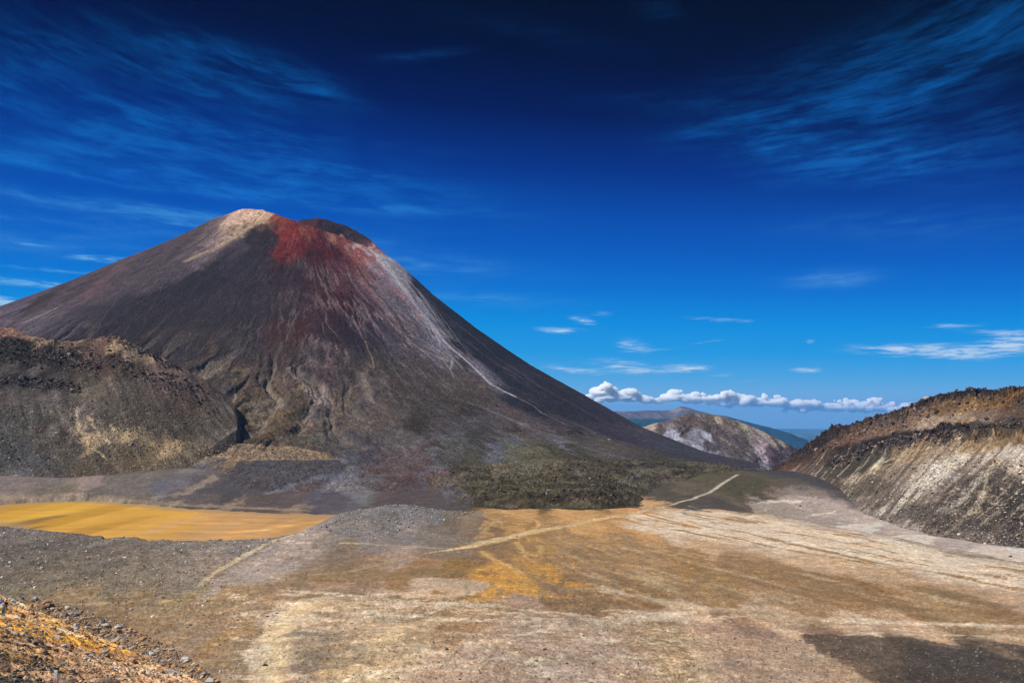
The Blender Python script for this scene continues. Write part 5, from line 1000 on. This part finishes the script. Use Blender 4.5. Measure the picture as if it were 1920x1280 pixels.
for (px0, pt, pb, lean, lab) in [(29, 1126, 1137, .03, 'upper grey wooden pole between the hikers and the far path'), (52, 1152, 1169, .12, 'lower grey wooden pole leaning above the patch of orange sand')]:
    p, ok = hit([px0-1], [pb], T0, 20, 400); x_, y_, _z = p[0]; gz_ = float(ground_h(np.array([x_]), np.array([y_]))[0]); hh = (pb-pt)/1600*y_*1.05
    bm = bmesh.new(); bmesh.ops.create_cone(bm, cap_ends=True, segments=10, radius1=.07*hh*.6, radius2=.06*hh*.6, depth=hh+.3); bmesh.ops.translate(bm, verts=bm.verts, vec=(0, 0, hh/2-.15))
    o = bm_obj('pole', bm, grey_w, None, 0, True); o.location = (x_, y_, gz_); o.rotation_euler = (0, lean, 0); o['label'] = lab; o['category'] = 'pole'

# ================================================================== HIKERS
def skin(name, pts, edges_, rad, root=0, sub=1):
    me = bpy.data.meshes.new(name); me.from_pydata(pts, edges_, []); o = bpy.data.objects.new(name, me); COL.objects.link(o)
    m = o.modifiers.new('s', 'SKIN'); 
    for i, v in enumerate(me.skin_vertices[0].data): v.radius = (rad[i], rad[i]) if not hasattr(rad[i], '__len__') else rad[i]; v.use_root = (i == root)
    if sub: mm = o.modifiers.new('u', 'SUBSURF'); mm.levels = sub; mm.render_levels = sub
    dg = bpy.context.evaluated_depsgraph_get(); r = bpy.data.meshes.new_from_object(o.evaluated_get(dg)); bpy.data.objects.remove(o)
    for p in r.polygons: p.use_smooth = True
    return r
def hiker_set(stride):
    s = stride
    pts = [(0,0,.95),(0,0,1.12),(0,-.02,1.38),(0,-.02,1.48),(0,-.03,1.56),(0,-.04,1.66),(0,-.03,1.74),       # pelvis..crown
           (-.09,0,.90),(-.10,-.16*s-.02,.50),(-.10,-.10*s,.09),(-.10,-.10*s-.14,.04),                               # leg
           (.09,0,.90),(.10,.10*s-.03,.50),(.10,.28*s,.12),(.10,.28*s-.13,.05),
           (-.19,0,1.42),(-.25,.08*s,1.16),(-.25,-.12-.05*s,.98),(-.25,-.19-.05*s,.95),
           (.19,0,1.42),(.25,-.08*s,1.16),(.25,-.22,1.02),(.25,-.29,1.01)]
    ed = [(0,1),(1,2),(2,3),(3,4),(4,5),(5,6),(0,7),(7,8),(8,9),(9,10),(0,11),(11,12),(12,13),(13,14),(2,15),(15,16),(16,17),(17,18),(2,19),(19,20),(20,21),(21,22)]
    rad = [(.15,.11),(.14,.10),(.17,.11),.055,.055,.095,.07,.09,.065,.045,.04,.09,.065,.045,.04,.065,.045,.035,.035,.065,.045,.035,.035]
    body = skin('body', pts, ed, rad)
    jp = [(0,0,.88),(0,0,1.12),(0,-.02,1.38),(0,-.02,1.49)]+pts[15:18]+pts[19:22]
    je = [(0,1),(1,2),(2,3),(2,4),(4,5),(5,6),(2,7),(7,8),(8,9)]
    jr = [(.185,.14),(.175,.13),(.20,.14),.075,.085,.065,.05,.085,.065,.05]
    jack = skin('jacket', jp, je, jr)
    tp = [(0,0,.95),pts[7],pts[8],(pts[9][0],pts[9][1],.14),pts[11],pts[12],(pts[13][0],pts[13][1],.16)]
    trs = skin('trousers', tp, [(0,1),(1,2),(2,3),(0,4),(4,5),(5,6)], [(.17,.135),.105,.08,.06,.105,.08,.06])
    bt = bmesh.new()
    for q in (9, 13):
        x, y, z = pts[q]; mtx = bmesh.ops.create_uvsphere(bt, u_segments=8, v_segments=6, radius=1)
        for v in mtx['verts']: v.co = (x+v.co.x*.06, y-.05+v.co.y*.14, .055+v.co.z*.06)
    boots = bpy.data.meshes.new('boots'); bt.to_mesh(boots); bt.free()
    bp_ = bmesh.new(); r = bmesh.ops.create_cube(bp_, size=1)
    for v in r['verts']: v.co = (v.co.x*.34*(1-.12*(v.co.z > 0)), .22+v.co.y*.22, 1.22+v.co.z*.56)
    bmesh.ops.bevel(bp_, geom=bp_.edges[:], offset=.06, segments=3, affect='EDGES')
    pack = bpy.data.meshes.new('backpack'); bp_.to_mesh(pack); bp_.free()
    hb = bmesh.new(); r = bmesh.ops.create_uvsphere(hb, u_segments=12, v_segments=8, radius=.115)
    for v in r['verts']:
        v.co.z = max(v.co.z, -.01)*.95
        if v.co.z < .0: v.co.x *= 1.05
        if v.co.y < -.06 and v.co.z < .03: v.co.y -= .05
        v.co += Vector((0, -.03, 1.70))
    hat = bpy.data.meshes.new('hat'); hb.to_mesh(hat); hb.free()
    for m in (boots, pack, hat):
        for p in m.polygons: p.use_smooth = True
    return dict(body=body, jacket=jack, trousers=trs, boots=boots, backpack=pack, hat=hat)
HS = [hiker_set(1.0), hiker_set(-0.8), hiker_set(0.35)]
CL = {k: pmat(k+'_cloth', v, .85, .2) for k, v in dict(red=(.55,.03,.03), maroon=(.22,.03,.05), blue=(.04,.12,.42), cyan=(.12,.50,.62), navy=(.02,.03,.10), black=(.02,.02,.022), yellow=(.72,.66,.04), purple=(.20,.06,.32), white=(.7,.7,.72), grey=(.2,.2,.22), pink=(.75,.08,.16), teal=(.03,.28,.34), orange=(.7,.2,.05)).items()}
skin_m = pmat('face_skin', (.45,.27,.19), .6, .3)
for hs in HS:
    for m in hs.values(): m.materials.append(skin_m)
def hiker(px, py, jacket, trousers, hat, pack, label, tall=1.74, group='hikers on the trail', face=None, h=None, off=(0, 0)):
    p, ok = hit([px], [py], h or T0, 20, 2000); x, y, _ = p[0]; x += off[0]; y += off[1]
    z = float(Hfull(np.array([x]), np.array([y]))[0]); hs = HS[int(rng.integers(0, 3))]
    e = empty('person', (x, y, z-.03), label, 'person', group, rng.uniform(0, 6.28) if face is None else face); k = tall/1.81; e.scale = (k, k, k)
    parts = [('body', None), ('jacket', jacket), ('trousers', trousers), ('boots', 'black'), ('hat', hat)]+([('backpack', pack)] if pack else [])
    for nm, c in parts:
        o = add(nm, hs[nm], parent=e)
        if c: o.material_slots[0].link = 'OBJECT'; o.material_slots[0].material = CL[c]
PEOPLE = [
 (2,1149,'navy','black','black','blue','hiker in a navy jacket at the left edge behind the one with a red cap'),(4,1158,'white','teal','red','blue','hiker in a pale top and red cap with a blue pack at the left edge'),(10,1153,'black','grey','black','navy','hiker with a bulky dark pack at the left edge'),(5,1163,'yellow','teal','yellow','grey','hiker in a bright yellow jacket lowest at the left edge'),
 (38,1123,'black','grey','black','black','hiker in black just above the upper grey pole'),(42,1126,'cyan','navy','white','white','hiker in pale blue and white beside the one in black'),(84,1128,'navy','black','white','blue','hiker in dark blue alone on the far path at the left'),
 (150,1130,'navy','black','black','black','left one of two dark clad hikers walking close together'),(155,1129,'blue','black','black','grey','right one of two dark clad hikers walking close together'),(212,1131,'maroon','black','black','maroon','hiker in maroon, left one of three in a row on the path'),(222,1131,'purple','black','black','navy','hiker in purple, middle one of three in a row on the path'),(236,1129,'red','grey','orange','red','hiker in red, right one of three in a row on the path'),
 (415,1103,'purple','black','purple','black','lone hiker in a violet top near the foot of the pale chute'),(537,1087,'red','teal','black','maroon','hiker in a red top and teal trousers on the middle path'),(574,1081,'navy','maroon','black','black','dark clad hiker ahead of the one in teal trousers'),
 (582,994,'blue','navy','blue','blue','hiker in blue on the rim above the golden flat'),(586,993,'orange','grey','red','orange','hiker in orange next to the one in blue on the rim'),
 (799,1039,'cyan','grey','cyan','cyan','hiker in turquoise on the junction of the paths'),(803,1039,'red','black','black','red','hiker in red beside the one in turquoise'),(821,1035,'black','black','black','black','hiker in black just past the pair in turquoise and red'),(835,1031,'blue','grey','black','white','hiker in blue and white where the trail narrows'),(851,1031,'navy','black','black','navy','hiker in navy where the trail starts to widen'),
 (968,1007,'black','brown' if False else 'maroon','black','black','left one of two dark hikers on the wide trail'),(970,1007,'grey','black','black','grey','right one of two dark hikers on the wide trail'),(1110,977,'black','black','black','black','hiker in black halfway along the pale trail'),(1144,971,'grey','black','maroon','black','hiker in grey on the pale trail across the ochre flat'),(1176,965,'blue','navy','blue','blue','hiker in bright blue on the far end of the pale trail'),(1192,961,'black','grey','black','grey','hiker in black near the far end of the ochre flat'),
 (1222,955,'cyan','grey','white','blue','hiker in light blue at the left of the far group'),(1225,955,'navy','black','black','black','hiker in navy in the middle of the far group'),(1228,955,'red','black','red','red','hiker in red at the right of the far group'),(1239,952,'red','black','black','maroon','hiker in red starting up the far grey path'),(1250,949,'black','black','black','navy','hiker in black a few steps up the far grey path'),
 (1315,928,'white','navy','white','white','hiker in white halfway up the far grey path'),(1348,909,'teal','black','black','black','hiker highest up the far grey path'),(985,942,'red','black','red','red','hiker in red at the foot of the lava flow')]
for t_ in PEOPLE: hiker(*t_)

# ================================================================== CUMULUS, HAZE
def cloud(spans, label, seed):
    r = np.random.default_rng(seed); bm = bmesh.new(); Yc = 78000; k = Yc/1600
    for x0, x1, yt, yb, dens in spans:
        for _ in range(dens):
            px = r.uniform(x0, x1); e = 1-abs((px-(x0+x1)/2)/((x1-x0)/2))**2.2
            top_ = yb-(yb-yt)*max(e, .12); rad_ = (2.5+8.5*r.random()**2.2)*(0.5+0.5*e); py = r.uniform(top_+rad_, max(yb-rad_*.4, top_+rad_+.5))
            c = at(px, py, Yc); m = bmesh.ops.create_icosphere(bm, subdivisions=2, radius=rad_*k)
            q = r.uniform(-1, 1)*k*9
            kx, kz = (1.35, .82) if r.random() > .3 else (2.8, .42)
            if kz < .5: c = at(px, yb-rad_*.5, Yc)
            for v in m['verts']: v.co = Vector((v.co.x*kx+c[0], v.co.y*1.5+c[1]+q, v.co.z*kz+c[2]))
    me = bpy.data.meshes.new('cloud'); bm.to_mesh(me); bm.free(); me.materials.append(cl_mat); o = add('cloud', me, None, label, 'cloud', 'cumulus clouds along the horizon')
    for p in me.polygons: p.use_smooth = True
    m = o.modifiers.new('r', 'REMESH'); m.mode = 'VOXEL'; m.voxel_size = 0.75*k; m.use_smooth_shade = True
    for i, (sz, st_) in enumerate(((8.0, 4.2), (3.0, 2.2), (1.3, 1.0))):
        tx = bpy.data.textures.new('billow%d' % i, 'CLOUDS'); tx.noise_scale = sz*k; tx.noise_depth = 2; d = m = o.modifiers.new('d%d' % i, 'DISPLACE'); d.texture = tx; d.texture_coords = 'GLOBAL'; d.strength = st_*k; d.mid_level = .5
cl_mat = bpy.data.materials.new('cloud_white'); cl_mat.use_nodes = True; t = cl_mat.node_tree; t.nodes.clear()
mo = t.nodes.new('ShaderNodeOutputMaterial'); vs_ = t.nodes.new('ShaderNodeVolumePrincipled'); vs_.inputs['Color'].default_value = (1, 1, 1, 1); vs_.inputs['Density'].default_value = .011; vs_.inputs['Anisotropy'].default_value = .2
t.links.new(vs_.outputs[0], mo.inputs['Volume'])
cloud([(1098,1165,716,747,46),(1118,1160,711,740,36),(1150,1212,724,748,40),(1100,1240,736,750,46)], 'tallest puffy white cloud at the left end of the bank', 1)
cloud([(1238,1290,725,748,34),(1275,1345,731,751,40),(1215,1345,738,752,46)], 'white cloud second from the left in the bank on the horizon', 2)
cloud([(1330,1400,729,752,40),(1370,1420,735,754,30),(1405,1478,734,760,46),(1345,1500,743,760,60)], 'broad white cloud above the distant mountain foot', 3)
cloud([(1470,1550,744,762,36),(1545,1630,743,768,50),(1600,1695,742,769,54),(1470,1700,752,770,70),(1680,1760,750,766,30)], 'long white cloud running down behind the right ridge', 4)
bm = bmesh.new(); box(bm, -62000, 62000, -300, 61500, -1500, 660)
hz = bpy.data.materials.new('haze_air'); hz.use_nodes = True; t = hz.node_tree; t.nodes.clear(); mo = t.nodes.new('ShaderNodeOutputMaterial'); pv = t.nodes.new('ShaderNodeVolumePrincipled')
pv.inputs['Color'].default_value = (.14, .46, 1.0, 1); pv.inputs['Density'].default_value = 1.8e-5; pv.inputs['Anisotropy'].default_value = 0.0
t.links.new(pv.outputs[0], mo.inputs['Volume'])
o = bm_obj('haze', bm, hz); o['kind'] = 'stuff'
